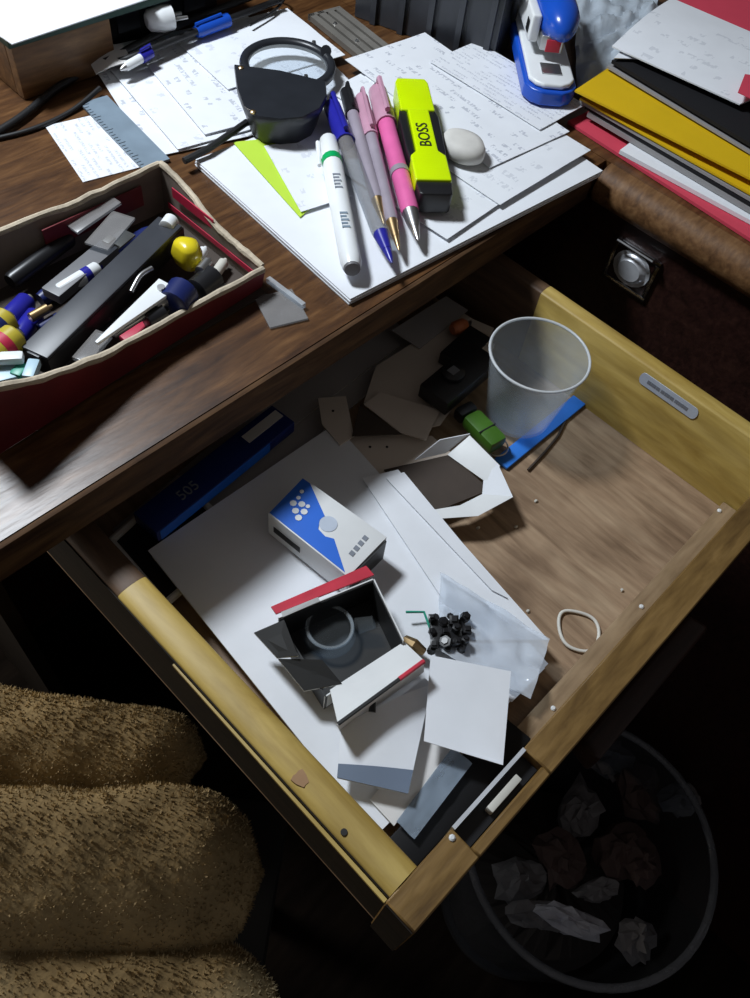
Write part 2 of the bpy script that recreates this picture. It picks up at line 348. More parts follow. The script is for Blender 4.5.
# chrome flush pull on the return's panel
hy, hz, hx = 0.152, D - 0.052, XR + 0.001
pull = B()
for (dy, dzz, sy, sz) in ((0, 0.0125, 0.034, 0.003), (0, -0.0155, 0.034, 0.003), (-0.0155, 0, 0.003, 0.025), (0.0155, 0, 0.003, 0.025)):
    pull.box((hx - 0.0012, hy + dy, hz + dzz - (0.0125 if sz > 0.01 else 0)), (0.0022, sy, sz))
fp = mk('flush_pull', pull, 'chrome', desk, bevel=0.0005)
dish = B(); n = 16
rows = [(0.0135, 0.0125, 0.0), (0.011, 0.010, 0.0), (0.008, 0.007, 0.003)]
vs = [(hx - 0.0008 - 0.0035*(i == 2), hy + a*math.cos(2*PI*j/n), hz + b*math.sin(2*PI*j/n)) for i, (a, b, c) in enumerate(rows) for j in range(n)]
dish.add(vs, [(i*n+j, i*n+(j+1) % n, (i+1)*n+(j+1) % n, (i+1)*n+j) for i in range(2) for j in range(n)] + [tuple(2*n+j for j in range(n))])
mk('dish', dish, 'bright_steel', fp)
mk('grip', B().tube([(hx - 0.001, hy + 0.014, hz + 0.016), (hx - 0.008, hy + 0.013, hz + 0.018), (hx - 0.008, hy - 0.013, hz + 0.018), (hx - 0.001, hy - 0.014, hz + 0.016)], 0.0013), 'chrome', fp)

# drawer -----------------------------------------------------------------
F = -0.089; ZT = D - 0.034; ZF = D + F
LXo, LXi, RXi, RXo = 0.0582, 0.0725, 0.3500, 0.3602
FYo, FYi, BY = -0.0078, 0.0062, 0.335
dr = mk('drawer', B().prism([(LXo, FYi), (RXo, FYi), (RXo, BY), (LXo, BY)], ZF - 0.006, ZF), 'ply_wood', desk)
def side(x0, x1, y0, y1):
    b = B(); r = (x1 - x0)/2; cx = (x0 + x1)/2; h = r*0.3
    pr = [(x0, ZF + 0.0002), (x1, ZF + 0.0002)] + [(cx + r*math.cos(a), ZT - h + h*math.sin(a)) for a in [PI*i/8 for i in range(9)]]
    k = len(pr); vs = [(x, y, z) for y in (y0, y1) for x, z in pr]
    b.add(vs, [(i, (i+1) % k, k + (i+1) % k, k + i) for i in range(k)] + [tuple(range(k))[::-1], tuple(range(k, 2*k))])
    return b
for x0, x1 in ((LXo, LXi), (RXi, RXo)):             # painted yellow in front, bare brown behind
    sbd = mk('side_board', side(x0, x1, FYi + 0.0002, 0.1665), 'pine_paint', dr, smooth=50)
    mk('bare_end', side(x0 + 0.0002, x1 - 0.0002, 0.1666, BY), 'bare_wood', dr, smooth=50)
mk('back_board', B().prism([(LXi + 0.0003, BY - 0.01), (RXi - 0.0003, BY - 0.01), (RXi - 0.0003, BY), (LXi + 0.0003, BY)], ZF + 0.0002, ZT - 0.004), 'ply_wood', dr)
# front board: a rebate is left open for the lock
lk0, lk1 = P(452, 828, -0.034).x, P(528, 752, -0.034).x
fr = B()
fr.prism([(LXo - 0.0025, FYo), (lk0, FYo), (lk0, FYi), (LXo - 0.0025, FYi)], ZF - 0.004, ZT)
fr.prism([(lk1, FYo), (RXo + 0.006, FYo), (RXo + 0.006, FYi), (lk1, FYi)], ZF - 0.004, ZT)
fr.prism([(lk0, FYo), (lk1, FYo), (lk1, FYo + 0.0045), (lk0, FYo + 0.0045)], ZF - 0.004, ZT)
fr.prism([(lk0, FYo + 0.0045), (lk1, FYo + 0.0045), (lk1, FYi), (lk0, FYi)], ZF - 0.004, ZT - 0.03)
mk('front_board', fr, 'front_wood', dr, bevel=0.0007, segs=1)
mk('end_shade', B().prism([(LXo - 0.0031, FYo + 0.0006), (LXo - 0.0026, FYo + 0.0006), (LXo - 0.0026, FYi - 0.0006), (LXo - 0.0031, FYi - 0.0006)], ZF - 0.0038, ZT - 0.0015), 'shade_wood', dr)  # thin dark veneer paints the board's left end as unlit
mk('batten', B().prism([(LXi + 0.0005, FYi + 0.0002), (RXi - 0.0005, FYi + 0.0002), (RXi - 0.0005, FYi + 0.0095), (LXi + 0.0005, FYi + 0.0095)], ZF + 0.0001, ZF + 0.006), 'batten_wood', dr, bevel=0.001)
mk('side_shade', B().prism([(LXo - 0.0006, FYi + 0.0003), (LXo - 0.0001, FYi + 0.0003), (LXo - 0.0001, 0.30), (LXo - 0.0006, 0.30)], ZF + 0.0003, ZT - 0.0025), 'shade_wood', dr)  # thin dark skin puts shade into the colour of the outer left side
mk('runner', B().prism([(LXo - 0.0024, FYi + 0.0003), (LXo - 0.0008, FYi + 0.0003), (LXo - 0.0008, 0.128), (LXo - 0.0016, 0.128)], ZT - 0.0062, ZT - 0.0042), 'pine_paint', dr)
mk('handle', B().prism([(0.172, FYo - 0.0125), (0.268, FYo - 0.0125), (0.2655, FYo - 0.0002), (0.1745, FYo - 0.0002)], D - 0.094, D - 0.074), 'red_wood', dr, bevel=0.003, segs=3)
lock = mk('lock', B().prism([(lk0 + 0.0004, FYo + 0.0049), (lk1 - 0.0004, FYo + 0.0049), (lk1 - 0.0004, FYi - 0.0015), (lk0 + 0.0004, FYi - 0.0015)], ZT - 0.0298, ZT - 0.006), 'black_plastic', dr)
mk('steel_plate', B().prism([(lk0 + 0.0002, FYi - 0.0012), (lk1 - 0.0002, FYi - 0.0012), (lk1 - 0.0002, FYi + 0.0004), (lk0 + 0.0002, FYi + 0.0004)], ZT - 0.029, ZT + 0.0006), 'bright_steel', lock)
cx = (lk0 + lk1)/2 + 0.003
mk('bolt', B().prism([(cx - 0.009, FYo + 0.0068), (cx + 0.009, FYo + 0.0068), (cx + 0.009, FYo + 0.0098), (cx - 0.009, FYo + 0.0098)], ZT - 0.0058, ZT - 0.001), 'offwhite', lock, bevel=0.0005)
for (u, v) in ((555, 709), (642, 606), (720, 510), (452, 838)):
    p = P(u, v, -0.034 if v > 800 else F + 0.007); p.y = max(p.y, FYi + 0.003) if v < 800 else p.y
    zz = ZF + 0.006 if v < 800 else ZT
    mk('nail', B().rod((p.x, p.y, zz - 0.002), (p.x, p.y, zz + 0.0012), [(0, 0.0013), (0.8, 0.0013), (1, 0.0007)], 8), 'white_plastic', dr)
p = P(344, 832, -0.034); mk('nail_hole', B().rod((p.x, p.y, ZT - 0.001), (p.x, p.y, ZT + 0.0002), [(0, 0.0013), (1, 0.0013)], 10), 'ink_black', dr)
p = P(301, 779, -0.034); mk('red_stain', B().prism([(p.x + 0.0026*math.cos(a)*(1 + 0.3*math.sin(3*a)), p.y + 0.0042*math.sin(a)*(1 + 0.35*math.cos(2*a))) for a in [2*PI*i/12 for i in range(12)]], ZT - 0.0008, ZT + 0.0001), 'stain_red', dr)
# sticker on the inside of the right side
def on_plane_x(u, v, x):
    d = right*(u - PX) + down*(v - PY) + fwd*FOC
    t = (x - CAM.x)/d.x
    return CAM + d*t
sa, sb = on_plane_x(639, 372, RXi), on_plane_x(701, 416, RXi)
zc = (sa.z + sb.z)/2 - 0.0015; stk = B(); hh = 0.0042
poly = []
for (yc, s0) in ((max(sa.y, sb.y) - hh, 0), (min(sa.y, sb.y) + hh, PI)):
    poly += [(yc + hh*math.cos(s0 - PI/2 + PI*i/6)*0.6, zc + hh*math.sin(s0 - PI/2 + PI*i/6)) for i in range(7)]
k = len(poly)
stk.add([(RXi - 0.0004, y, z) for y, z in poly] + [(RXi - 0.0001, y, z) for y, z in poly], [tuple(range(k)), tuple(range(k, 2*k))[::-1]] + [(i, (i+1) % k, k + (i+1) % k, k+i) for i in range(k)])
so = mk('sticker', stk, 'sticker', dr); so['label'] = 'pale blue strip sticker'
for i in range(9):
    y = max(sa.y, sb.y) - 0.008 - i*(abs(sa.y - sb.y) - 0.014)/9
    mk('print_mark', B().box((RXi - 0.0005, y, zc - 0.0012), (0.0001, 0.0022 + 0.001*(i % 3 == 1), 0.0024)), 'ink_grey', so)

# ================================================================== PAPERS ON THE DESK
def pen_pts(a, b, z0, z1): return P(*a, z0), P(*b, z1)
sheet('paper_sheet', 'white printed sheet lying on bare desk beside the red box', rect3((45, 126), (83, 182), (140, 160), 0.0006), 'paper_print', t=0.0004)
c = rect3((80, 103), (142, 168), (165, 155), 0.0022)
rl = thing('ruler', 'blue-grey flat plastic ruler beside the printed sheet', 'ruler', (c[0] + c[2])/2 - Vector((0, 0, 0.0012)))
mk('blade', B().grid(*c, 2, 1, 0.0012), 'blue_grey', rl)
e1 = (c[1] - c[0])
for i in range(24):
    q = c[0] + e1*(0.04 + i*0.04); d2 = (c[3] - c[0]).normalized()
    mk('tick', B().grid(q + Vector((0, 0, 0.0002)), q + e1.normalized()*0.0003 + Vector((0, 0, 0.0002)), q + e1.normalized()*0.0003 + d2*(0.004 if i % 5 == 0 else 0.0025) + Vector((0, 0, 0.0002)), q + d2*(0.004 if i % 5 == 0 else 0.0025) + Vector((0, 0, 0.0002)), 1, 1, 0.0001), 'ink_black', rl)
LP = [((90, 62), (152, 158), (330, 118), 0.0010, 'paper_written', 'handwritten white sheet at the bottom of the left heap'),
      ((93, 50), (178, 150), (335, 100), 0.0024, 'paper_pencil', 'white sheet under the black magnifier, covered in faint writing'),
      ((130, 45), (205, 135), (330, 70), 0.0038, 'paper_written', 'topmost handwritten sheet of the left paper heap'),
      ((172, 38), (228, 90), (330, 45), 0.0050, 'paper_pencil', 'small white slip beside the short blue pen cap')]
for i, (a, b_, c_, z, mt, lb) in enumerate(LP):
    sheet('paper_sheet', lb, rect3(a, b_, c_, z), mt, dz=wob(0.0009, i), group=None)
sheet('paper_sheet', 'pale grey paper edge curling behind the left heap', rect3((86, 55), (96, 74), (128, 62), 0.008), 'paper_card', dz=lambda a, b: 0.004*math.sin(b*2))
# pad on which the pens lie
A, Bq, C, Dq = rect3((195, 160), (350, 300), (598, 168), 0.0040)
pad = thing('paper_pad', 'thick white paper pad under the pens at the desk edge', 'paper pad', (A + C)/2 - Vector((0, 0, 0.004)))
lift = lambda q, z: Vector((q.x, q.y, D + z))
for i in range(4):
    off = Vector((0.0006*(i % 2), 0.0005*((i + 1) % 3), 0))
    mk('leaf', B().grid(*[lift(q, 0.0011 + i*0.00095) + off for q in (A, Bq, C, Dq)], 6, 6, 0.00075), 'paper_plain', pad)
PP = [((264, 122), (447, 240), (572, 152), 0.0056, 'paper_pencil', 'white sheet with faint pencil notes under the yellow highlighter'),
      ((330, 92), (500, 205), (590, 150), 0.0068, 'paper_pencil', 'white sheet with faint writing reaching the right corner of the pad'),
      ((345, 60), (490, 168), (563, 128), 0.0080, 'paper_written', 'white sheet with a short written column under the round eraser'),
      ((430, 62), (540, 130), (575, 100), 0.0092, 'paper_print', 'printed white sheet tucked beside the blue stapler')]
for i, (a, b_, c_, z, mt, lb) in enumerate(PP):
    sheet('paper_sheet', lb, rect3(a, b_, c_, z), mt, dz=wob(0.0008, i + 5))
sheet('sticky_sheet', 'lime green paper sheet showing below the black magnifier', quad([(233, 142), (272, 138), (325, 196), (300, 217)], 0.0049), 'paper_lime', t=0.0003, cat='paper')
sheet('paper_sheet', 'small white slip covering most of the lime green paper', quad([(264, 146), (330, 136), (352, 196), (301, 212)], 0.0058), 'paper_pencil', t=0.0003, dz=wob(0.0004, 21))

# ------------------------------------------------------------------ magnifier
mz = 0.0060; zl = 0.024
mc = P(283, 92, zl)
lo = thing('folding_magnifier', 'black folding magnifier with round lens lying on the papers', 'magnifier', (mc.x, mc.y, D + mz))
outl = [P(u, v, zl) for u, v in ((234, 64), (280, 70), (326, 81), (327, 95), (320, 108), (303, 117), (280, 119), (258, 116), (244, 106), (237, 88))]
ctr = sum(outl, Vector())/len(outl)
def scl(k, z): return [Vector((ctr.x + (q.x - ctr.x)*k, ctr.y + (q.y - ctr.y)*k, D + z)) for q in outl]
def loft(rows):
    b = B(); n = len(rows[0])
    b.add([q for r in rows for q in r], [(i*n+j, i*n+(j+1) % n, (i+1)*n+(j+1) % n, (i+1)*n+j) for i in range(len(rows)-1) for j in range(n)] + [tuple(range(n))[::-1], tuple((len(rows)-1)*n+j for j in range(n))])
    return b
mk('case', loft([scl(0.80, mz), scl(0.84, mz + 0.004), scl(0.90, zl - 0.0052)]), 'loupe_black', lo, smooth=50)
ld = mk('cover', loft([scl(0.98, zl - 0.005), scl(1.0, zl - 0.003), scl(1.0, zl - 0.0008), scl(0.985, zl)]), 'loupe_black', lo, smooth=50)
for (u, v) in ((241, 68), (253, 112)):
    q = P(u, v, zl); mk('pivot', B().rod(q - Vector((0, 0, 0.0004)), q + Vector((0, 0, 0.001)), [(0, 0.0016), (0.6, 0.0016), (1, 0.0009)], 12), 'brass', ld)
zr = 0.0148
rc = P(288, 65, zr)
lr = mk('lens_ring', B().ring(rc, 0.0262, 0.0030, 44, 10), 'loupe_black', lo, smooth=60)
lens = B(); n = 36; rows = [(0.001, 0.0024), (0.012, 0.002), (0.02, 0.0012), (0.0245, 0.0)]
vs = [(rc.x + r*math.cos(2*PI*j/n), rc.y + r*math.sin(2*PI*j/n), rc.z + z) for r, z in rows for j in range(n)]
lens.add(vs, [(i*n+j, i*n+(j+1) % n, (i+1)*n+(j+1) % n, (i+1)*n+j) for i in range(3) for j in range(n)] + [tuple(range(n))])
mk('lens', lens, 'glass', lr, smooth=60)
for (u, v) in ((314, 41), (306, 75)):
    q = P(u, v, zr + 0.003); mk('rivet', B().rod(q - Vector((0, 0, 0.002)), q, [(0, 0.0016), (1, 0.0012)], 10), 'steel', lo)
mk('lug', B().rod(P(326, 51, zr - 0.002), P(326, 51, zr + 0.004), [(0, 0.0034), (1, 0.0034)], 12), 'loupe_black', lo)
mk('strap', B().tube([P(247, 122, 0.009), P(230, 134, 0.0085), P(208, 149, 0.008), P(184, 161, 0.007)], 0.0019, 8), 'cord_black', lo)

# ------------------------------------------------------------------ pens
ZP = 0.0105
def mat_rod(root, name, a, b, prof, mat, n=14): return mk(name, B().rod(a, b, prof, n), mat, root, smooth=45)
def lerp(a, b, t): return a + (b - a)*t
a, b = P(328, 140, 0.0145), P(352, 268, 0.0125)
t_ = thing('marker_pen', 'white marker pen with green band lying at the pad edge', 'marker', (a + b)/2 - Vector((0, 0, 0.0065)))
mat_rod(t_, 'cap', a, lerp(a, b, 0.17), [(0, 0.0044), (0.05, 0.0049), (1, 0.0055)], 'white_plastic')
mat_rod(t_, 'colour_band', lerp(a, b, 0.17), lerp(a, b, 0.215), [(0, 0.0057), (1, 0.0057)], 'green_band')
mat_rod(t_, 'barrel', lerp(a, b, 0.215), b, [(0, 0.0054), (0.05, 0.0057), (0.93, 0.0055), (0.97, 0.0050), (1, 0.0044)], 'white_plastic')
mat_rod(t_, 'end_plug', lerp(a, b, 0.975), lerp(a, b, 1.012), [(0, 0.0045), (1, 0.004)], 'grey_plastic')
d_ = (b - a).normalized(); sv = Vector((0, 0, 1)).cross(d_).normalized(); upv = d_.cross(sv)
for (t, sz, ch, mt) in ((0.36, 0.006, 'Mar', 'ink_grey'), (0.66, 0.0045, '~~~~', 'blue_grey')):
    o_ = B(); q = lerp(a, b, t) + upv*0.0057
    for i in range(5):
        o_.grid(q + d_*(0.0012*i*2.2) - sv*0.0022, q + d_*(0.0012*i*2.2 + 0.0014) - sv*0.0022, q + d_*(0.0012*i*2.2 + 0.0014) + sv*(0.0018 - 0.0008*(i % 2)), q + d_*(0.0012*i*2.2) + sv*(0.0018 - 0.0008*(i % 2)), 1, 1, 0.0003)
    mk('print_mark', o_, mt, t_)
mk('clip', B().tube([lerp(a, b, 0.02) - sv*0.006, lerp(a, b, 0.22) - sv*0.0072], 0.0012, 8), 'white_plastic', t_)

def ballpen(label, a, b, capmat, barmat, tipmat, r=0.0038, cap=0.3, clip=True, z0=0.0155, z1=0.0125, grip=None, mid=None):
    a, b = P(*a, z0), P(*b, z1)
    t = thing('ballpoint_pen', label, 'pen', (a + b)/2 - Vector((0, 0, r)))
    mat_rod(t, 'cap', a, lerp(a, b, cap), [(0, r*0.7), (0.06, r*1.1), (1, r*1.22)], capmat)
    mat_rod(t, 'barrel', lerp(a, b, cap), lerp(a, b, 0.84), [(0, r), (0.95, r), (1, r*0.92)], barmat)
    if mid: mat_rod(t, 'band', lerp(a, b, mid), lerp(a, b, mid + 0.03), [(0, r*1.08), (1, r*1.08)], 'lilac_grey')
    mat_rod(t, 'grip', lerp(a, b, 0.84), lerp(a, b, 0.93), [(0, r*0.9), (1, r*0.55)], grip or tipmat)
    mat_rod(t, 'tip', lerp(a, b, 0.93), b, [(0, r*0.5), (0.6, r*0.35), (1, r*0.12)], tipmat)
    if clip:
        d = (b - a).normalized(); s_ = Vector((0, 0, 1)).cross(d).normalized(); u_ = d.cross(s_)
        mk('clip', B().tube([lerp(a, b, 0.01) + u_*r, lerp(a, b, 0.02) + u_*r*1.8, lerp(a, b, cap*0.95) + u_*r*1.7], r*0.33, 6), capmat, t)
    return t
ballpen('blue-capped ballpoint pen next to the white marker', (331, 104), (392, 263), 'pen_blue', 'smoke_plastic', 'pen_blue', r=0.0045, cap=0.27)
ballpen('slim black ballpoint pen between blue cap and pink pens', (346, 91), (384, 224), 'black_plastic', 'lilac_grey', 'brass', r=0.0036, cap=0.2)
ballpen('pale pink and grey ballpoint pen beside the black pen', (361, 96), (399, 250), 'pink_pale', 'lilac_grey', 'brass', r=0.0036, cap=0.3)
pk = ballpen('bright pink pen against the yellow highlighter', (377, 90), (418, 240), 'pink_pale', 'pink_plastic', 'steel', r=0.0050, cap=0.26, mid=0.58, z0=0.0165)
q = P(377, 92, 0.018)
mat_rod(pk, 'push_button', P(376, 86, 0.0165), P(378, 92, 0.0165), [(0, 0.002), (1, 0.0025)], 'steel')

# ------------------------------------------------------------------ highlighter
a, b = P(408, 99, 0.0105), P(433, 214, 0.0085)
hl = thing('highlighter', 'fluorescent yellow highlighter with black side grips and end', 'highlighter', (a + b)/2 - Vector((0, 0, 0.0005)))
L, R = bar_frame(a, b)
def slabp(poly, z0, z1, mat, nm, par=None, bev=0.001):
    vb = B().prism(poly, z0, z1)
    vb.v = [a + R @ v for v in vb.v]
    return mk(nm, vb, mat, par or hl, bevel=bev, segs=3)
hw = 0.0098
slabp([(0, -hw*0.85), (0.004, -hw), (L*0.30, -hw*1.02), (L*0.30, hw*1.02), (0.004, hw), (0, hw*0.85)], 0, 0.013, 'lime_plastic', 'cap')
bd = slabp([(L*0.302, -hw*0.62), (L*0.66, -hw*0.62), (L*0.70, -hw), (L*0.90, -hw), (L*0.90, hw), (L*0.70, hw), (L*0.66, hw*0.62), (L*0.302, hw*0.62)], 0.0, 0.0135, 'lime_plastic', 'body')
for s in (-1, 1):
    slabp([(L*0.27, s*hw*1.03), (L*0.3015, s*hw*0.64), (L*0.655, s*hw*0.64), (L*0.72, s*hw*1.01), (L*0.62, s*hw*1.12), (L*0.34, s*hw*1.18)], 0.0012, 0.0118, 'black_plastic', 'grip')
slabp([(L*0.903, -hw*0.98), (L*0.99, -hw*0.9), (L, -hw*0.75), (L, hw*0.75), (L*0.99, hw*0.9), (L*0.903, hw*0.98)], 0.0005, 0.0125, 'black_plastic', 'end_plug')
text('BOSS', 0.0095, a + R @ Vector((L*0.53, 0, 0.0137)), -(R @ Vector((1, 0, 0))), -(R @ Vector((0, 1, 0))), 'ink_black', hl)

# ------------------------------------------------------------------ eraser
ec = P(462, 152, 0.0105); eb = B(); n = 24
rows = [(0.8, 0), (1.0, 0.002), (1.02, 0.006), (0.9, 0.0088), (0.6, 0.0098), (0.02, 0.010)]
e_ax = (P(475, 160, 0.01) - P(448, 140, 0.01)).normalized(); e_ay = Vector((-e_ax.y, e_ax.x, 0))
vs = [ec + e_ax*0.0135*s*math.cos(2*PI*j/n)*(1 + 0.06*math.cos(4*PI*j/n)) + e_ay*0.0115*s*math.sin(2*PI*j/n) + Vector((0, 0, z - 0.0015)) for s, z in rows for j in range(n)]
eb.add(vs, [(i*n+j, i*n+(j+1) % n, (i+1)*n+(j+1) % n, (i+1)*n+j) for i in range(5) for j in range(n)] + [tuple(range(n))[::-1], tuple(5*n+j for j in range(n))])
tag(mk('eraser', eb, 'eraser_white', smooth=70), 'small worn off-white eraser right of the highlighter', 'eraser')

# ------------------------------------------------------------------ stapler
a, b = P(549, 107, 0.0108), P(525, 6, 0.0108)
L, R = bar_frame(a, b)
sp = thing('stapler', 'blue and white stapler standing behind the pad', 'stapler', a + Vector((0, 0, 0.0)))
def sl(poly, z0, z1, mat, nm, par=None, bev=0.0015):
    vb = B().prism(poly, z0, z1); vb.v = [a + R @ v for v in vb.v]
    return mk(nm, vb, mat, par or sp, bevel=bev, segs=3)
W = 0.0165
def tongue(w, x0, x1): return [(x1, -w), (x1, w), (x0 + w*0.6, w), (x0 + w*0.2, w*0.75), (x0, w*0.4), (x0, -w*0.4), (x0 + w*0.2, -w*0.75), (x0 + w*0.6, -w)]
base = sl(tongue(W, 0, L), 0.0002, 0.009, 'blue_plastic', 'base')
sl(tongue(W*0.86, 0.003, L), 0.0092, 0.0125, 'white_plastic', 'base_cover', base)
sl([(0.014, -0.0065), (0.026, -0.0065), (0.026, 0.006), (0.014, 0.006)], 0.0126, 0.0134, 'steel', 'anvil', base, 0.0003)
# front is towards the camera at x = 0; the arms are raised at the front
def arm(poly, z0, z1, mat, nm, tilt, px, pz, par=None, bev=0.002):
    vb = B().prism(poly, z0, z1); M = Matrix.Rotation(tilt, 3, 'Y')
    vb.v = [a + R @ (M @ (v - Vector((px, 0, pz))) + Vector((px, 0, pz))) for v in vb.v]
    return mk(nm, vb, mat, par or sp, bevel=bev, segs=3)
mg = arm([(0.026, -0.0055), (L, -0.0055), (L, 0.0075), (0.030, 0.0075)], 0.014, 0.0225, 'steel', 'magazine', 0.05, L, 0.014, None, 0.0008)
arm([(0.0253, -0.004), (0.0259, -0.004), (0.0259, 0.005), (0.0253, 0.005)], 0.015, 0.022, 'box_red', 'pusher', 0.05, L, 0.014, mg, 0.0001)
arm([(0.036, 0.0085), (L, 0.0085), (L, 0.0145), (0.036, 0.0145)], 0.0145, 0.030, 'white_plastic', 'side_cover', 0.06, L, 0.0145, None, 0.0015)
arm([(0.040, 0.0147), (0.0465, 0.0147), (0.0465, 0.0152), (0.040, 0.0152)], 0.018, 0.025, 'black_plastic', 'slot', 0.06, L, 0.0145, None, 0.0002)
hd = B(); n = 20; rows = []
for i in range(12):
    x = 0.021 + i*0.0085; s = math.sin(min(1, (i + 0.6)/3.2)*PI/2); rows.append((x, 0.0125*s, 0.0125*s))
M = Matrix.Rotation(0.05, 3, 'Y')
vs = [a + R @ (M @ (Vector((x, -0.0035 + ry*math.cos(2*PI*j/n), 0.0275 + rz*math.sin(2*PI*j/n))) - Vector((L, 0, 0.014))) + Vector((L, 0, 0.014))) for x, ry, rz in rows for j in range(n)]
hd.add(vs, [(i*n+j, i*n+(j+1) % n, (i+1)*n+(j+1) % n, (i+1)*n+j) for i in range(len(rows)-1) for j in range(n)] + [tuple(range(n)), tuple((len(rows)-1)*n+j for j in range(n))])
mk('head', hd, 'blue_plastic', sp, smooth=60)

# ------------------------------------------------------------------ folders on the return
def folder(label, p0, p1, width, z, t, mat, name='folder', cat='folder', nx=8, dz=None, ext=1.35, rot=0):
    """left edge runs through the photo points p0 -> p1; the sheet goes on to the right"""
    a, b = P(*p0, z), P(*p1, z)
    e = (b - a); e = e.normalized(); b = a + e*0.24*ext*0.75
    g = Vector((-e.y, e.x, 0))
    if g.x < 0: g = -g
    c, d = b + g*width, a + g*width
    return tag(mk(name, B().grid(a, b, c, d, nx, nx, t, dz), mat), label, cat)
folder('red paper folder at the bottom of the folder stack', (568, 121), (748, 237), 0.16, 0.0022, 0.0018, 'folder_red')
folder('white sheets sticking out above the red folder', (620, 150), (750, 220), 0.13, 0.0050, 0.0024, 'paper_plain', 'paper_bundle', 'paper')
folder('grey folder with dark edge below the yellow one', (588, 112), (750, 208), 0.15, 0.0085, 0.0030, 'folder_grey')
folder('black folder squeezed between grey and yellow folders', (585, 106), (750, 203), 0.15, 0.0108, 0.0016, 'folder_black')
folder('second grey folder just under the yellow one', (580, 100), (750, 198), 0.15, 0.0132, 0.0018, 'folder_grey')
yf = thing('folder', 'bright yellow card folder in the middle of the stack', 'folder', P(660, 130, 0.0134))
for i, (z, p0, p1, dzf) in enumerate(((0.0152, (580, 98), (750, 193), None), (0.0205, (575, 90), (750, 178), lambda a, b: -0.0028*b))):
    a, b = P(*p0, z), P(*p1, z); e = (b - a).normalized(); b = a + e*0.245; g = Vector((-e.y, e.x, 0)); g = g if g.x > 0 else -g
    mk('leaf', B().grid(a, b, b + g*0.14, a + g*0.14, 8, 6, 0.0012, dzf), 'folder_yellow', yf)
folder('grey card folder on top of the yellow folder', (607, 66), (750, 152), 0.13, 0.0225, 0.0012, 'folder_grey')
folder('black folder under the topmost white papers', (612, 60), (750, 143), 0.12, 0.0262, 0.0020, 'folder_black')
sheet('paper_sheet', 'curled white papers lying on top of the folder stack', quad([(612, 46), (740, 104), (840, 70), (672, -2)], 0.031), 'paper_pencil', t=0.0008, dz=lambda a, b: 0.003*math.sin(b*PI)*(1-a*0.4), cat='paper')
sheet('paper_sheet', 'white sheet with turned-up corner below the top papers', quad([(614, 58), (676, 60), (760, 50), (650, 20)], 0.0285), 'paper_plain', t=0.0004)
sheet('folder', 'red folder at the far end behind the white papers', quad([(668, 8), (770, 40), (800, -20), (690, -25)], 0.0275), 'folder_red', t=0.0012, cat='folder')
sheet('paper_slip', 'small pink slip poking out by the black folder', quad([(738, 92), (765, 105), (775, 78), (745, 74)], 0.0375), 'folder_red', t=0.0005)
# crumpled clear plastic beside the stapler
cr = [P(*p, 0.004) for p in ((577, 95), (660, 40), (655, -15), (572, -15))]
sheet('plastic_sheet', 'crumpled clear plastic bag between stapler and folders', cr, 'grey_wrap', nx=30, ny=30, t=0.0003,
      dz=lambda a, b: 0.010*abs(noise.noise(Vector((a*5, b*5, 1)))) + 0.0025*abs(noise.noise(Vector((a*13, b*13, 4)))), cat='plastic bag')

# ------------------------------------------------------------------ things at the back of the desk
c0 = P(25, 101, 0.0)
cr = thing('wooden_crate', 'brown wooden box holding a ledger at the back of the desk', 'box', (c0.x + 0.03, c0.y + 0.05, D))
zt = 0.036; ex = (P(110, 72, 0) - c0).normalized(); ey = Vector((-ex.y, ex.x, 0))
def pl(o, x, y): q = o + ex*x + ey*y; return (q.x, q.y)
for (x0, y0, x1, y1) in ((0, 0, 0.062, 0.008), (0, 0.102, 0.062, 0.11), (0, 0.0082, 0.008, 0.1018), (0.054, 0.0082, 0.062, 0.1018)):
    mk('board', B().prism([pl(c0, x0, y0), pl(c0, x1, y0), pl(c0, x1, y1), pl(c0, x0, y1)], D + 0.0003, D + zt - 0.006), 'crate_wood', cr, bevel=0.0008)
rt = thing('power_strip', 'black plastic power box under the ledger beside the wooden box', 'power strip', Vector((*pl(c0, 0.11, 0.06), D)))
mk('body', B().prism([pl(c0, 0.068, 0.022), pl(c0, 0.155, 0.022), pl(c0, 0.155, 0.1), pl(c0, 0.068, 0.1)], D + 0.0003, D + zt - 0.006), 'black_plastic', rt, bevel=0.002)
for i in range(3): mk('socket', B().prism([pl(c0, 0.078 + i*0.025, 0.0205), pl(c0, 0.094 + i*0.025, 0.0205), pl(c0, 0.094 + i*0.025, 0.0218), pl(c0, 0.078 + i*0.025, 0.0218)], D + 0.008, D + 0.022), 'charcoal', rt)
led = mk('ledger', B().prism([pl(c0, -0.002, -0.002), pl(c0, 0.165, -0.002), pl(c0, 0.165, 0.115), pl(c0, -0.002, 0.115)], D + zt - 0.0055, D + zt), 'ledger_green', bevel=0.001)
tag(led, 'dark green ledger lying on the brown wooden box', 'book')
sheet('paper_sheet', 'large white sheet lying on the dark green ledger', quad([(12, 44), (150, -2), (90, -60), (-60, -5)], zt + 0.0012), 'paper_plain', t=0.0006)
def cable(label, pts, r=0.0016, mat='cord_black', z=0.0035, name='cable'):
    ps = [P(u, v, zz) for u, v, zz in pts]; out = []
    for i in range(len(ps) - 1):
        p0, p1, p2, p3 = ps[max(i-1, 0)], ps[i], ps[i+1], ps[min(i+2, len(ps)-1)]
        for s in range(6):
            t = s/6; out.append(0.5*((2*p1) + (p2-p0)*t + (2*p0-5*p1+4*p2-p3)*t*t + (3*p1-p0-3*p2+p3)*t**3))
    out.append(ps[-1])
    return tag(mk(name, B().tube(out, r, 8), mat, smooth=60), label, 'cable')
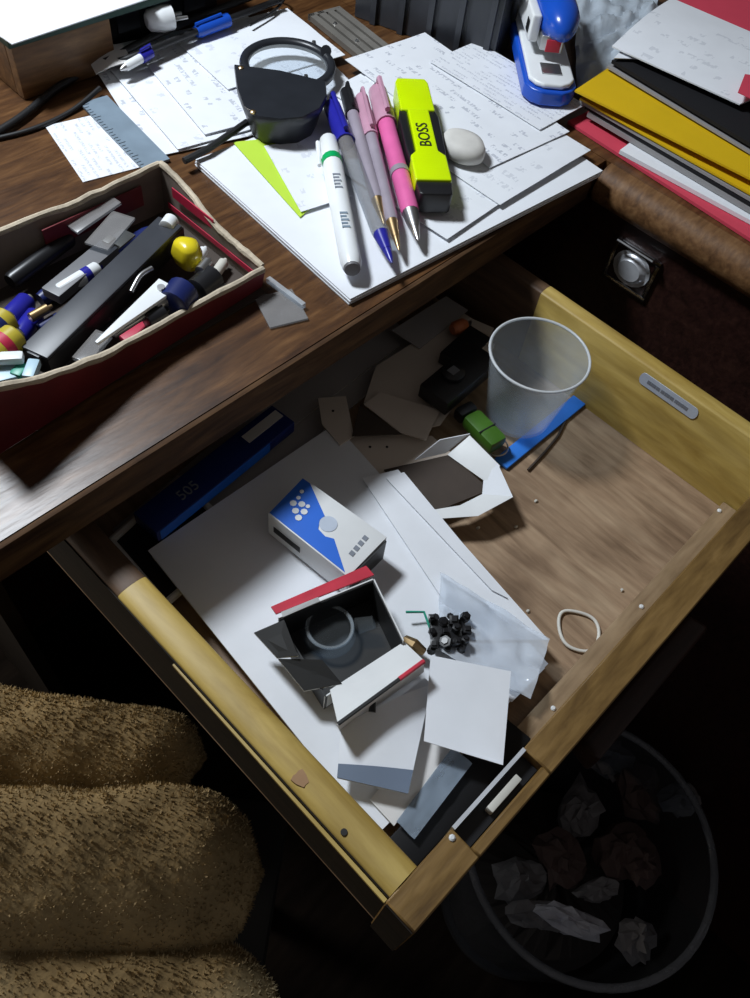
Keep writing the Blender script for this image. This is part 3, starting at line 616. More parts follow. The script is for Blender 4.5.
cable('thick black cable crossing the desk corner below the wooden box', [(-30, 148, 0.003), (20, 118, 0.003), (60, 86, 0.003), (100, 66, 0.003), (130, 58, 0.012), (200, 30, 0.012), (280, 0, 0.012)], 0.0022)
cable('thin black cable nearest to the red box', [(-20, 142, 0.0015), (30, 130, 0.0015), (70, 112, 0.0015), (100, 88, 0.0045)], 0.0014)
cable('black cable in front of the white plug', [(105, 62, 0.009), (150, 38, 0.011), (210, 12, 0.011), (265, -8, 0.011)], 0.0022)
cable('thin black wire looping over the top written sheet', [(250, 25, 0.009), (275, 10, 0.009), (285, -5, 0.009), (270, -12, 0.009)], 0.0009)
pg = thing('plug', 'white plug lying among the black cables', 'plug', P(162, 18, 0.014))
a, b = P(146, 21, 0.0215), P(172, 17, 0.0215)
mk('body', B().rod(a, b, [(0, 0.004), (0.1, 0.006), (0.6, 0.0075), (1, 0.007)], 12), 'white_plastic', pg)
for s in (-1, 1):
    mk('pin', B().rod(b + Vector((0, 0.003*s, 0)), b + (b - a).normalized()*0.008 + Vector((0, 0.003*s, 0)), [(0, 0.0013), (1, 0.001)], 8), 'steel', pg)
ballpen('blue-tipped pen on the cables behind the left paper heap', (152, 52), (120, 70), 'pen_blue', 'white_plastic', 'steel', r=0.0026, cap=0.35, z0=0.013, z1=0.011)
a, b = P(196, 32, 0.0115), P(228, 20, 0.0115)  # loose pen cap: only a shell and a clip
pc = thing('pen_cap', 'short blue pen cap lying on the paper behind the magnifier', 'pen', (a + b)/2 - Vector((0, 0, 0.004)))
mk('shell', B().rod(a, b, [(0, 0.0032), (0.1, 0.004), (1, 0.0042)], 12), 'blue_plastic', pc)
mk('clip', B().tube([a + Vector((0, 0, 0.0045)), lerp(a, b, 0.8) + Vector((0, 0, 0.005))], 0.001, 6), 'blue_plastic', pc)
# slotted metal strip
A, Bq, C, Dq = rect3((308, 14), (362, 58), (382, 42), 0.004)
ms = thing('metal_strip', 'slotted grey metal strip behind the magnifier', 'metal strip', (A + C)/2 - Vector((0, 0, 0.004)))
e = (Bq - A); g = (Dq - A)
bs = B()
for t in (0.0, 0.27, 0.54, 0.81):
    bs.grid(A + g*t, Bq + g*t, Bq + g*(t + 0.19), A + g*(t + 0.19), 1, 1, 0.0035)
for t in (0, 0.95):
    bs.grid(A + e*t, A + e*(t + 0.05), A + e*(t + 0.05) + g, A + e*t + g, 1, 1, 0.0038)
mk('frame', bs, 'dull_metal', ms)
for t in (0.3, 0.7): mk('rivet', B().rod(A + e*t + g*0.36, A + e*t + g*0.36 + Vector((0, 0, 0.001)), [(0, 0.0015), (1, 0.001)], 10), 'steel', ms)
# dark container
k0 = P(492, 66, 0.0); kl = P(380, 26, 0.0); u1 = (kl - k0).normalized(); u2 = Vector((u1.y, -u1.x, 0)); u2 = u2 if u2.y > 0 else -u2
bn = thing('storage_bin', 'tall dark grey plastic bin standing at the back of the desk', 'bin', (k0.x, k0.y + 0.03, D))
W1 = (kl - k0).length + 0.02; W2 = 0.03; HB = 0.07
def kq(x, y): q = k0 + u1*x + u2*y; return (q.x, q.y)
for (x0, y0, x1, y1) in ((0, 0, W1, 0.003), (0, W2 - 0.003, W1, W2), (0, 0.0032, 0.003, W2 - 0.0032), (W1 - 0.003, 0.0032, W1, W2 - 0.0032)):
    mk('wall', B().prism([kq(x0, y0), kq(x1, y0), kq(x1, y1), kq(x0, y1)], D + 0.0003, D + HB), 'charcoal', bn, bevel=0.0006)
for i in range(5):
    x = 0.004 + i*W1/5
    mk('rib', B().prism([kq(x, -0.0025), kq(x + 0.004, -0.0025), kq(x + 0.004, -0.0002), kq(x, -0.0002)], D + 0.0003, D + HB - 0.004), 'charcoal', bn)
cable('black cable running down beside the dark bin', [(520, -10, 0.05), (512, 20, 0.02), (504, 40, 0.006)], 0.0022)

# ================================================================== RED BOX OF STATIONERY
bx0, bx1, by0, by1, bh = 0.054, 0.2030, 0.2335, 0.3180, 0.027
rb = thing('stationery_box', 'worn open red cardboard box full of stationery on the desk', 'box', ((bx0+bx1)/2, (by0+by1)/2, D))
mk('bottom', B().prism([(bx0 + 0.002, by0 + 0.002), (bx1 - 0.002, by0 + 0.002), (bx1 - 0.002, by1 - 0.002), (bx0 + 0.002, by1 - 0.002)], D + 0.0003, D + 0.0016), 'liner_dark', rb)
def boxwall(p0, p1, lean, th, seed, h0=None, h1=None, hf=None):
    """outer red skin, brown inner skin and a torn pale rim; leans outward at the top"""
    p0 = Vector((*p0, D)); p1 = Vector((*p1, D)); d = (p1 - p0).normalized(); o_ = Vector((d.y, -d.x, 0)); n = 22
    outer, inner, rim = B(), B(), B()
    def prof(t, f, z): return p0 + (p1 - p0)*t + o_*(lean*(0.3 + 0.7*math.sin(PI*min(1, t*1.25)))*f**1.5 + 0.0016*math.sin(t*7 + seed)*f) + Vector((0, 0, z))
    hs = [(h0 or bh)*(1 - i/n) + (h1 or bh)*i/n + 0.0018*noise.noise(Vector((i*0.45, seed*5.0, 0))) for i in range(n+1)]
    if hf: hs = [hf(i/n) + 0.0008*noise.noise(Vector((i*0.45, seed*5.0, 0))) for i in range(n+1)]
    for (bb, o0, o1) in ((outer, 0.0, -th/2), (inner, -th/2 - 0.0001, -th)):
        vs = []
        for i in range(n+1):
            t = i/n
            for k_, f in enumerate((0, 0.33, 0.66, 1.0)):
                q = prof(t, f, 0.0018 + (hs[i] - 0.0018)*f); vs += [q + o_*o0, q + o_*o1]
        fs = []
        for i in range(n):
            for k_ in range(3):
                a_ = (i*4 + k_)*2; b_ = ((i+1)*4 + k_)*2
                fs += [(a_, b_, b_ + 2, a_ + 2), (a_ + 1, a_ + 3, b_ + 3, b_ + 1)]
            fs += [(i*8, i*8 + 1, i*8 + 9, i*8 + 8), (i*8 + 6, i*8 + 14, i*8 + 15, i*8 + 7)]
        fs += [tuple((0, 2, 4, 6, 7, 5, 3, 1)), tuple(n*8 + x for x in (1, 3, 5, 7, 6, 4, 2, 0))]
        bb.add(vs, fs)
    rim.tube([prof(i/n, 1, hs[i] + 0.0006) - o_*th/2 + Vector((0, 0, 0.0005*noise.noise(Vector((i*0.9, seed, 2))))) for i in range(n+1)], [0.0016 + 0.0006*abs(noise.noise(Vector((i*0.8, seed*2.0, 7)))) for i in range(n+1)], 8)
    wl = mk('wall', outer, 'carton_red', rb); mk('lining', inner, 'carton_inner', wl); mk('torn_rim', rim, 'carton_edge', wl)
    return wl
fp0, fp1 = Vector((bx0, 0.2312)), Vector((bx1 - 0.001, 0.2400))
def rim_on_front(u, v):
    """height and share along the front wall of a photo point on its rim"""
    d = right*(u - PX) + down*(v - PY) + fwd*FOC; e = fp1 - fp0; nn = Vector((-e.y, e.x))
    t = (fp0 - Vector((CAM.x, CAM.y))).dot(nn)/Vector((d.x, d.y)).dot(nn); q = CAM + d*t
    return (Vector((q.x, q.y)) - fp0).dot(e)/e.length_squared, q.z - D
RIM = sorted(rim_on_front(u, v) for u, v in ((-14, 390), (0, 386), (30, 380), (60, 371), (110, 355), (160, 329), (200, 305), (268, 266)))
def rim_h(t):
    if t <= RIM[0][0]: return RIM[0][1]
    for (t0, z0_), (t1, z1_) in zip(RIM, RIM[1:]):
        if t <= t1: return z0_ + (z1_ - z0_)*(t - t0)/(t1 - t0)
    return RIM[-1][1]
boxwall(tuple(fp0), tuple(fp1), 0.002, 0.0026, 1, hf=rim_h)
wr = boxwall((bx1, 0.2412), (bx1, by1 - 0.001), 0.0005, 0.0026, 2, RIM[-1][1], 0.027)
boxwall((bx1 - 0.001, by1), (bx0, by1), 0.001, 0.0026, 3)
boxwall((bx0, by1 - 0.001), (bx0, by0 + 0.001), 0.002, 0.0026, 4, 0.027, 0.043)
# red print left on the right and back linings
xi = bx1 - 0.0031
mk('red_stripe', B().add([(xi, by0 + 0.006, D + 0.0075), (xi, by1 - 0.008, D + 0.0075), (xi, by1 - 0.008, D + 0.0105), (xi, by0 + 0.006, D + 0.0105), (xi - 0.0004, by0 + 0.006, D + 0.0075), (xi - 0.0004, by1 - 0.008, D + 0.0075), (xi - 0.0004, by1 - 0.008, D + 0.0105), (xi - 0.0004, by0 + 0.006, D + 0.0105)], [(0, 1, 2, 3), (7, 6, 5, 4), (0, 4, 5, 1), (1, 5, 6, 2), (2, 6, 7, 3), (3, 7, 4, 0)]), 'stripe_red', wr)
mk('red_patch', B().box((xi - 0.0001, 0.289, D + 0.0165), (0.0006, 0.032, 0.0055)), 'stripe_red', wr)
mk('red_patch', B().box((0.160, by1 - 0.0047, D + 0.0125), (0.055, 0.0006, 0.011)), 'carton_red', wr)

def bar(name, label, cat, a, b, w_, h, z0, mat, z1=None, bev=0.001, par=None):
    """bar along the photo segment a-b, lying at height z0 (z1 at the far end)"""
    a, b = P(*a, z0), P(*b, z1 if z1 is not None else z0); L, R = bar_frame(a, b)
    vb = B().prism([(0, -w_/2), (L, -w_/2), (L, w_/2), (0, w_/2)], -h, 0); vb.v = [a + R @ v for v in vb.v]
    o = mk(name, vb, mat, par, bevel=bev, segs=2)
    if par is None: tag(o, label, cat)
    return o, a, b, L, R
ob, a, b, L, R = bar('pencil_case', '', 'case', (34, 352), (172, 219), 0.013, 0.012, 0.0215, 'charcoal')
root = thing('pencil_case', 'long charcoal plastic case lying across the red box', 'case', (a + b)/2 - Vector((0, 0, 0.012)))
bpy.data.objects.remove(ob)
def barpart(root, name, x0, x1, y0, y1, z0, z1, mat, bev=0.0006):
    vb = B().prism([(x0, y0), (x1, y0), (x1, y1), (x0, y1)], z0, z1); vb.v = [a + R @ v for v in vb.v]
    return mk(name, vb, mat, root, bevel=bev)
barpart(root, 'body', 0, L, -0.0065, 0.0065, -0.012, -0.002, 'black_plastic'); barpart(root, 'lid', 0, L*0.985, -0.0066, 0.0066, -0.0018, 0.0, 'charcoal')
barpart(root, 'latch', -0.0012, -0.0001, -0.003, 0.003, -0.006, -0.0005, 'charcoal', 0.0002)
root = None
ob, a, b, L, R = bar('cutter', '', '', (50, 292), (128, 228), 0.010, 0.005, 0.019, 'grey_plastic'); bpy.data.objects.remove(ob)
root = thing('utility_knife', 'grey plastic utility knife at the back of the red box', 'knife', (a + b)/2 - Vector((0, 0, 0.005)))
barpart(root, 'body', 0, L*0.75, -0.005, 0.005, -0.005, 0, 'grey_plastic'); barpart(root, 'slider', L*0.7, L*0.8, -0.002, 0.002, 0.0002, 0.0025, 'dull_metal'); barpart(root, 'blade', L*0.76, L, -0.004, 0.004, -0.003, -0.002, 'dull_metal', 0.0001)
bar('clear_clip', 'smoky clear plastic clip leaning on the back of the red box', 'clip', (68, 226), (112, 196), 0.013, 0.0015, 0.021, 'smoke_plastic', 0.024, bev=0.0003)
bar('clear_holder', 'second smoky plastic piece between knife and charcoal case', 'clip', (96, 246), (124, 214), 0.012, 0.0012, 0.022, 'smoke_plastic', bev=0.0003)
ob, a, b, L, R = bar('scissors', '', '', (96, 342), (168, 283), 0.008, 0.002, 0.0215, 'white_plastic'); bpy.data.objects.remove(ob)
root = thing('nail_clipper', 'white pointed metal clipper in front of the charcoal case', 'clipper', (a + b)/2 - Vector((0, 0, 0.004)))
vb = B().prism([(0, -0.0008), (L, -0.0052), (L, 0.0052), (0, 0.0008)], -0.0018, 0); vb.v = [a + R @ v for v in vb.v]; mk('lever', vb, 'white_plastic', root, bevel=0.0004)
vb = B().prism([(0.01, -0.001), (L, -0.0058), (L, 0.0048), (0.01, 0.001)], -0.0052, -0.0032); vb.v = [a + R @ v for v in vb.v]; mk('lower_lever', vb, 'steel', root, bevel=0.0004)
mk('rivet', B().rod(a + R @ Vector((L*0.9, 0, -0.006)), a + R @ Vector((L*0.9, 0, 0.0012)), [(0, 0.0018), (1, 0.0018)], 10), 'steel', root)
cable('silver chain wire above the white clipper', [(131, 292, 0.022), (140, 276, 0.024), (152, 268, 0.024)], 0.0011, 'steel', name='chain')
bar('pencil_stub', 'brown translucent strip at the front of the red box', 'strip', (80, 360), (104, 332), 0.008, 0.002, 0.0175, 'smoke_plastic', bev=0.0004)
bar('red_stub', 'red stub behind the front rim of the red box', 'stub', (122, 338), (150, 322), 0.006, 0.004, 0.010, 'stripe_red')
# yellow sharpener
c_ = P(187, 252, 0.017); yb = B(); n = 18
for i in range(1):
    rows = [(0.55, -0.008), (0.85, -0.006), (1, -0.001), (0.8, 0.0035), (0.75, 0.0045), (0.4, 0.006), (0.02, 0.0062)]
    vs = [c_ + Vector((0.0068*s*math.cos(2*PI*j/n)*(1 + 0.12*math.cos(6*PI*j/n)), 0.0085*s*math.sin(2*PI*j/n), z)) for s, z in rows for j in range(n)]
    yb.add(vs, [(i_*n+j, i_*n+(j+1) % n, (i_+1)*n+(j+1) % n, (i_+1)*n+j) for i_ in range(6) for j in range(n)] + [tuple(range(n))[::-1], tuple(6*n+j for j in range(n))])
tag(mk('yellow_sharpener', yb, 'yellow_plastic', smooth=50), 'small bright yellow plastic sharpener in the red box', 'sharpener')
def capthing(name, label, cat, a, b, r, mat, z, band=None, ends=None):
    a, b = P(*a, z), P(*b, z)
    t = thing(name, label, cat, (a + b)/2 - Vector((0, 0, r)))
    mk('body', B().rod(a, b, [(0, r*0.85), (0.04, r), (0.96, r), (1, r*0.85)], 16), mat, t)
    if band: mk('band', B().rod(lerp(a, b, 0.62), lerp(a, b, 0.78), [(0, r*1.04), (1, r*1.04)], 16), band, t)
    mk('end', B().rod(b, b + (b - a).normalized()*0.002, [(0, r*0.5), (1, r*0.4)], 10), ends or mat, t)
    return t
capthing('bottle_cap', 'navy blue round cap beside the white clipper', 'cap', (172, 306), (184, 290), 0.0075, 'navy', 0.016)
capthing('metal_ferrule', 'silver ferrule between white clipper and navy cap', 'ferrule', (152, 306), (166, 296), 0.0042, 'steel', 0.017)
capthing('white_button', 'round white knob at the far end of the charcoal case', 'knob', (166, 228), (172, 220), 0.0038, 'white_plastic', 0.021)
capthing('battery', 'yellow battery at the left edge, farther from camera', 'battery', (-30, 352), (8, 318), 0.0062, 'battery_yellow', 0.020, 'navy', 'steel')
capthing('battery', 'yellow battery at the left edge, nearer to camera', 'battery', (-30, 372), (17, 336), 0.0062, 'battery_yellow', 0.021, 'stripe_red', 'steel')
capthing('blue_marker', 'dark blue marker behind the two yellow batteries', 'marker', (-8, 336), (28, 300), 0.0045, 'pen_blue', 0.0145, None, 'dull_metal')
capthing('blue_marker', 'short blue marker next to the nearer yellow battery', 'marker', (10, 350), (36, 314), 0.0042, 'pen_blue', 0.0125, None, 'dull_metal')
capthing('brass_screw', 'small brass fitting beside the blue markers', 'screw', (30, 318), (48, 308), 0.0022, 'brass', 0.019)
capthing('blue_white_pen', 'blue and white pen between knife and charcoal case', 'pen', (58, 292), (98, 268), 0.0035, 'white_plastic', 0.016, 'pen_blue', 'pen_blue')
bar('white_tube', 'white glossy tube end at the left front of the red box', 'tube', (-20, 356), (23, 354), 0.005, 0.004, 0.025, 'white_plastic', bev=0.0015)
bar('pale_blue_clip', 'pale blue plastic clip in the front left of the red box', 'clip', (-15, 376), (18, 368), 0.009, 0.005, 0.020, 'pale_blue')
bar('green_clip', 'green plastic chip beside the pale blue clip', 'clip', (14, 374), (24, 362), 0.005, 0.005, 0.021, 'teal')
bar('clear_tube', 'upright pale glassy tube beside the green chip', 'tube', (27, 376), (34, 358), 0.005, 0.004, 0.023, 'pale_blue')
capthing('metal_bit', 'small silver metal bit below the red stripe', 'metal bit', (200, 272), (208, 262), 0.0028, 'steel', 0.016)
capthing('black_plug', 'black plug in the right corner of the red box', 'plug', (196, 292), (214, 276), 0.0062, 'black_plastic', 0.012)
capthing('black_stub', 'black stub in front of the white clipper', 'stub', (146, 322), (164, 312), 0.0042, 'black_plastic', 0.0145)
capthing('dark_pen', 'black pen lying along the back wall of the red box', 'pen', (10, 282), (70, 238), 0.004, 'black_plastic', 0.012)
# items that only fill the bottom of the box
capthing('dark_pencil', 'dark pencil under the utility knife in the red box', 'pencil', (40, 300), (150, 232), 0.0036, 'navy', 0.006)
capthing('black_pencil', 'black pencil low in the front of the red box', 'pencil', (60, 366), (150, 300), 0.0036, 'black_plastic', 0.006)
# clear plastic piece by the box
bar('plastic_tag', 'clear plastic tag lying on the desk by the red box corner', 'tag', (262, 312), (300, 303), 0.022, 0.0012, 0.0016, 'smoke_plastic', bev=0.0003)
bar('plastic_edge', 'pale clear plastic strip standing at the red box corner', 'strip', (268, 277), (304, 304), 0.0026, 0.003, 0.0036, 'clear_plastic', bev=0.0003)

for i, (u0, v0, u1, v1, r, mt, z, lb) in enumerate(((212, 296, 226, 288, 0.003, 'steel', 0.008, 'small silver tube in the right corner of the red box'), (214, 276, 224, 262, 0.0026, 'offwhite', 0.006, 'short off-white stub under the red stripe'), (40, 330, 60, 318, 0.003, 'navy', 0.014, 'short navy stub beside the brass fitting'), (86, 330, 108, 316, 0.0028, 'charcoal', 0.010, 'charcoal stub in front of the charcoal case'), (196, 262, 204, 250, 0.0024, 'white_plastic', 0.010, 'small white peg right of the yellow sharpener'))):
    capthing('small_stub', lb, 'stub', (u0, v0), (u1, v1), r, mt, z)

# ================================================================== THINGS IN THE DRAWER
def dq(pts, h): return [P(*p, F + h) for p in pts]
def zz(h): return D + F + h
# papers and card at the bottom
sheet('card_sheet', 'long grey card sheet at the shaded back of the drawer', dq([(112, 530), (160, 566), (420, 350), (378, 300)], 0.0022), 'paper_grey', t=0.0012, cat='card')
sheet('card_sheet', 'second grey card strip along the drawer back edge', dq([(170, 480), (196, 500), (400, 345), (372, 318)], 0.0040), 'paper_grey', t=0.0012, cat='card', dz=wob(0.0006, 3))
tr_ = dq([(111, 541), (165, 604), (240, 540), (180, 478)], 0.006)
tray = thing('plastic_tray', 'shallow pale grey plastic tray in the left corner of the drawer', 'tray', (tr_[0] + tr_[2])/2 - Vector((0, 0, 0.003)))
mk('tray_floor', B().grid(*[q - Vector((0, 0, 0.002)) for q in tr_], 2, 2, 0.0006), 'black_plastic', tray)
for i in range(4):
    p0, p1 = tr_[i], tr_[(i+1) % 4]
    mk('rim', B().tube([p0, (p0 + p1)/2, p1], 0.0021, 8), 'paper_card', tray)
# block of papers
big = [P(*p, F + 0.0115) for p in ((148, 551), (376, 836), (470, 745), (335, 424))]
big[2] = P(548, 664, F + 0.0115)
nb = thing('notebook', 'thick white notebook filling the left half of the drawer', 'notebook', (big[0] + big[2])/2 - Vector((0, 0, 0.0113)))
cen = (big[0] + big[2])/2
for i in range(5):
    mk('leaf', B().grid(*[Vector((cen.x + (q.x - cen.x)*0.985, cen.y + (q.y - cen.y)*0.985, zz(0.0068 + i*0.001))) + Vector((0.0006*(i % 2), -0.0005*(i % 3), 0)) for q in big], 1, 1, 0.0008), 'paper_plain' if i % 2 else 'paper_card', nb)
sheet('paper_sheet', 'large white sheet on top of the drawer notebook', big, 'paper_plain', t=0.0003, dz=wob(0.0007, 11))
sheet('envelope', 'long white glossy envelope along the right of the notebook', dq([(362, 478), (470, 640), (548, 640), (398, 470)], 0.0135), 'paper_glossy', t=0.0008, dz=wob(0.0006, 13), cat='envelope')
sheet('envelope', 'narrow white envelope with a printed line beside the white carton', dq([(386, 478), (492, 590), (508, 598), (404, 472)], 0.0152), 'paper_glossy', t=0.0006, cat='envelope')
ev = dq([(489, 585), (498, 594), (500, 592), (491, 583)], 0.0156)
# beige card pieces at the back
def card(label, pts, h, mat='paper_beige', t=0.0008, holes=(), name='card_piece'):
    q = dq(pts, h); b = B().prism([(v.x, v.y) for v in q], zz(h) - t, zz(h)); o = mk(name, b, mat); tag(o, label, 'card')
    for (u, v) in holes:
        p = P(u, v, F + h); mk('hole_mark', B().rod(p, p + Vector((0, 0, 0.0002)), [(0, 0.0008), (1, 0.0008)], 10), 'ink_black', o)
    return o
card('beige card with two dark holes behind the white carton', [(338, 440), (356, 432), (432, 436), (462, 462), (400, 492), (372, 480)], 0.0095, holes=((370, 447), (387, 447)))
card('upright beige card tab with one hole by the notebook corner', [(318, 398), (346, 396), (354, 436), (340, 445), (322, 424)], 0.0130, holes=((333, 411),))
card('large beige paper flap against the drawer back', [(376, 366), (462, 312), (490, 330), (478, 372), (440, 425), (408, 432), (364, 402)], 0.0115)
card('second beige paper flap under the black charger', [(364, 404), (380, 392), (440, 410), (426, 440), (400, 432)], 0.0145)
card('folded grey paper by the desk edge above the beige flap', [(392, 330), (446, 296), (468, 310), (420, 348)], 0.0135, 'paper_grey')
card('dark triangular scrap in front of the beige flap', [(360, 405), (402, 434), (352, 436)], 0.0150, 'liner_dark', 0.0004)
# black charger with cable stubs
A, Bq, C, Dq = rect3((420, 384), (448, 404), (500, 360), F + 0.026)
ch = thing('charger', 'black charger lying left of the frosted cup', 'charger', (A + C)/2 - Vector((0, 0, 0.0105)))
def upbox(root, name, corners, z0, z1, mat, bev=0.001): return mk(name, B().prism([(q.x, q.y) for q in corners], z0, z1), mat, root, bevel=bev, segs=2)
upbox(ch, 'body', (A, Bq, C, Dq), zz(0.0155), zz(0.026), 'black_plastic')
mk('knob', B().rod((lerp(A, C, 0.4).x, lerp(A, C, 0.4).y, zz(0.0261)), (lerp(A, C, 0.4).x, lerp(A, C, 0.4).y, zz(0.029)), [(0, 0.007), (0.8, 0.007), (1, 0.006)], 16), 'black_plastic', ch)
mk('label_plate', B().grid(*[lerp(A, C, 0.4) + Vector((x, y, 0.0033)) for x, y in ((-0.003, -0.0025), (0.003, -0.0025), (0.003, 0.0025), (-0.003, 0.0025))], 1, 1, 0.0002), 'grey_plastic', ch)
c = rect3((440, 352), (462, 366), (492, 338), F + 0.021)
dv = thing('adapter', 'small black adapter behind the charger', 'adapter', (c[0] + c[2])/2 - Vector((0, 0, 0.009)))
upbox(dv, 'body', c, zz(0.012), zz(0.021), 'black_plastic'); q = c[3]; mk('prong', B().rod((q.x, q.y, zz(0.017)), (q.x + 0.006, q.y + 0.004, zz(0.017)), [(0, 0.0012), (1, 0.001)], 8), 'steel', dv)
a, b = P(452, 330, F + 0.019), P(466, 324, F + 0.019)
tag(mk('orange_cap', B().rod(a, b, [(0, 0.003), (0.2, 0.0045), (0.8, 0.0045), (1, 0.003)], 12), 'orange_bit'), 'small orange-brown cap by the beige flap', 'cap')
c = rect3((468, 340), (486, 352), (494, 344), F + 0.020)
wb = thing('small_carton', 'tiny pale carton between the orange cap and the cup', 'box', (c[0] + c[2])/2 - Vector((0, 0, 0.008)))
upbox(wb, 'body', c, zz(0.012), zz(0.0196), 'paper_beige', 0.0004); upbox(wb, 'flap', [lerp(c[0], c[3], 0.55), lerp(c[1], c[2], 0.55), c[2], c[3]], zz(0.0198), zz(0.0204), 'paper_beige', 0.0001)
c = dq([(466, 316), (494, 328), (490, 336), (462, 322)], 0.016); tag(mk('card_strip', B().grid(*c, 1, 1, 0.001), 'paper_beige'), 'short beige card strip leaning at the drawer back', 'card')
# blue pen box
zb = 0.021
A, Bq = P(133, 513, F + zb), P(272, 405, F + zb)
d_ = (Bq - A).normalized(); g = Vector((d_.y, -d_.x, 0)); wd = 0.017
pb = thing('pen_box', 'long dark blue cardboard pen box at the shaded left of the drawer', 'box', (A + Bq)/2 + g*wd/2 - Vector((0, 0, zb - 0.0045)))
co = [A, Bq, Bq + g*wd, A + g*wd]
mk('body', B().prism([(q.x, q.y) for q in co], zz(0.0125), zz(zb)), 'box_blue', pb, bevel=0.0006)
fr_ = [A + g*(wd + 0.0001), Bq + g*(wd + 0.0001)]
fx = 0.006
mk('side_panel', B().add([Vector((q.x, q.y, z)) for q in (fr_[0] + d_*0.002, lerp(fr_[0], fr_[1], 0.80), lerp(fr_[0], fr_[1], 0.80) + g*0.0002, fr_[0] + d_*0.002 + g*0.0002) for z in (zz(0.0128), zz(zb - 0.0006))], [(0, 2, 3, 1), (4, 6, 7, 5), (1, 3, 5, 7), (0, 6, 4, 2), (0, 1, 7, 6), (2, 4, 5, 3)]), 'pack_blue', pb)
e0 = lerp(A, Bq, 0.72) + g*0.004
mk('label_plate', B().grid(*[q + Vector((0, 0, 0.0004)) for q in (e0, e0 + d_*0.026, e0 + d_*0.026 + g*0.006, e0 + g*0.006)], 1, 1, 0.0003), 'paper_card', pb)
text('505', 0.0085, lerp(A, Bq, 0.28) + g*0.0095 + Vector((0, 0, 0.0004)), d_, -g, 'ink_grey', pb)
# blue and white pack
zb = 0.033
A, Bq, C, Dq = [P(*p, F + zb) for p in ((268, 513), (348, 577), (387, 537), (303, 477))]
pk_ = thing('pack', 'small blue and white cardboard pack with black open end', 'box', (A + C)/2 - Vector((0, 0, zb - 0.0145)))
mk('body', B().prism([(q.x, q.y) for q in (A, Bq, C, Dq)], zz(0.0145), zz(zb)), 'box_white', pk_, bevel=0.0004)
e = Bq - A; g = Dq - A; lift_ = Vector((0, 0, 0.0003))
mk('blue_field', B().prism([tuple((A + e*x + g*y)[:2]) for x, y in ((0.01, 0.02), (0.95, 0.03), (0.66, 0.40), (0.58, 0.33), (0.48, 0.36), (0.43, 0.52), (0.44, 0.64), (0.10, 0.98), (0.01, 0.97))], zz(zb) + 0.0001, zz(zb) + 0.0003), 'pack_blue', pk_)
for i, (x, y) in enumerate(((0.12, 0.45), (0.19, 0.36), (0.19, 0.54), (0.26, 0.45), (0.26, 0.29), (0.12, 0.6), (0.10, 0.74), (0.25, 0.58))):
    q = A + e*x + g*y + Vector((0, 0, 0.0006)); s = 0.0022 if i < 5 else 0.0014
    mk('emblem_dot', B().rod(q - Vector((0, 0, 0.0002)), q, [(0, s*0.8), (1, s*0.8)], 8), 'white_plastic', pk_)
mk('disc_mark', B().rod(A + e*0.52 + g*0.56 + Vector((0, 0, 0.0001)), A + e*0.52 + g*0.56 + Vector((0, 0, 0.0003)), [(0, 0.0045), (1, 0.0045)], 20), 'sticker', pk_)
for i in range(4):
    q = A + e*0.86 + g*(0.35 + i*0.13) + lift_; mk('print_mark', B().grid(q, q + e*0.05, q + e*0.05 + g*0.09, q + g*0.09, 1, 1, 0.0001), 'ink_grey', pk_)
gn = g.normalized(); en = e.normalized()
q = A - gn*0.0004 + en*0.004; zq = zz(zb) - 0.008
mk('print_bar', B().add([Vector((p.x, p.y, z)) for p in (q, q + e*0.34, q + e*0.34 + gn*0.0002, q + gn*0.0002) for z in (zq - 0.0045, zq)], [(0, 2, 3, 1), (4, 6, 7, 5), (1, 3, 5, 7), (0, 6, 4, 2), (0, 1, 7, 6), (2, 4, 5, 3)]), 'ink_black', pk_)
q = Bq + en*0.0003; g = C - Bq
mk('open_end', B().add([Vector((p.x, p.y, z)) for p in (q + g*0.08, q + g*0.95, q + g*0.95 + en*0.0008, q + g*0.08 + en*0.0008) for z in (zz(0.0155), zz(zb) - 0.0008)], [(0, 2, 3, 1), (4, 6, 7, 5), (1, 3, 5, 7), (0, 6, 4, 2), (0, 1, 7, 6), (2, 4, 5, 3)]), 'box_black', pk_)
# opened white carton with black lining and a glass lens in it
z0c, z1c = 0.0145, 0.036
def wallq(root, name, a0, a1, h0, h1, th, mat, inward):
    a0, a1 = Vector(a0), Vector(a1); n_ = inward.normalized()*th
    return mk(name, B().hexa([Vector((q.x, q.y, zz(h0))) for q in (a0, a1, a1 + n_, a0 + n_)], [Vector((q.x, q.y, zz(h1))) for q in (a0, a1, a1 + n_, a0 + n_)]), mat, root)
TL, TR, BR, BL = P(278, 617, F + z1c), P(374, 578, F + z1c), P(404, 640, F + z1c), P(326, 692, F + z1c)
ct = thing('open_carton', 'opened white carton with black lining, red edge and glass lens inside', 'box', Vector(((TL.x + BR.x)/2, (TL.y + BR.y)/2, zz(z0c))))
cc = (TL + TR + BR + BL)/4
mk('carton_floor', B().prism([(q.x, q.y) for q in (TL, TR, BR, BL)], zz(z0c), zz(z0c) + 0.001), 'box_black', ct)
for (p0, p1) in ((TL, TR), (TR, BR), (BR, BL), (BL, TL)):
    inn = (cc - (p0 + p1)/2); inn.z = 0; dd = (p1 - p0).normalized(); inn = inn - dd*inn.dot(dd)
    hi = z1c if (p0 is not BL and p0 is not BR) else z1c - 0.006
    wl = wallq(ct, 'wall', p0, p1, z0c + 0.001, hi, 0.0006, 'box_black' if p0 is BL else 'box_white', inn)
    inn.normalize(); wallq(wl, 'lining', p0 + inn*0.0007, p1 + inn*0.0007, z0c + 0.0011, hi - 0.0006, 0.0005, 'box_black', inn)
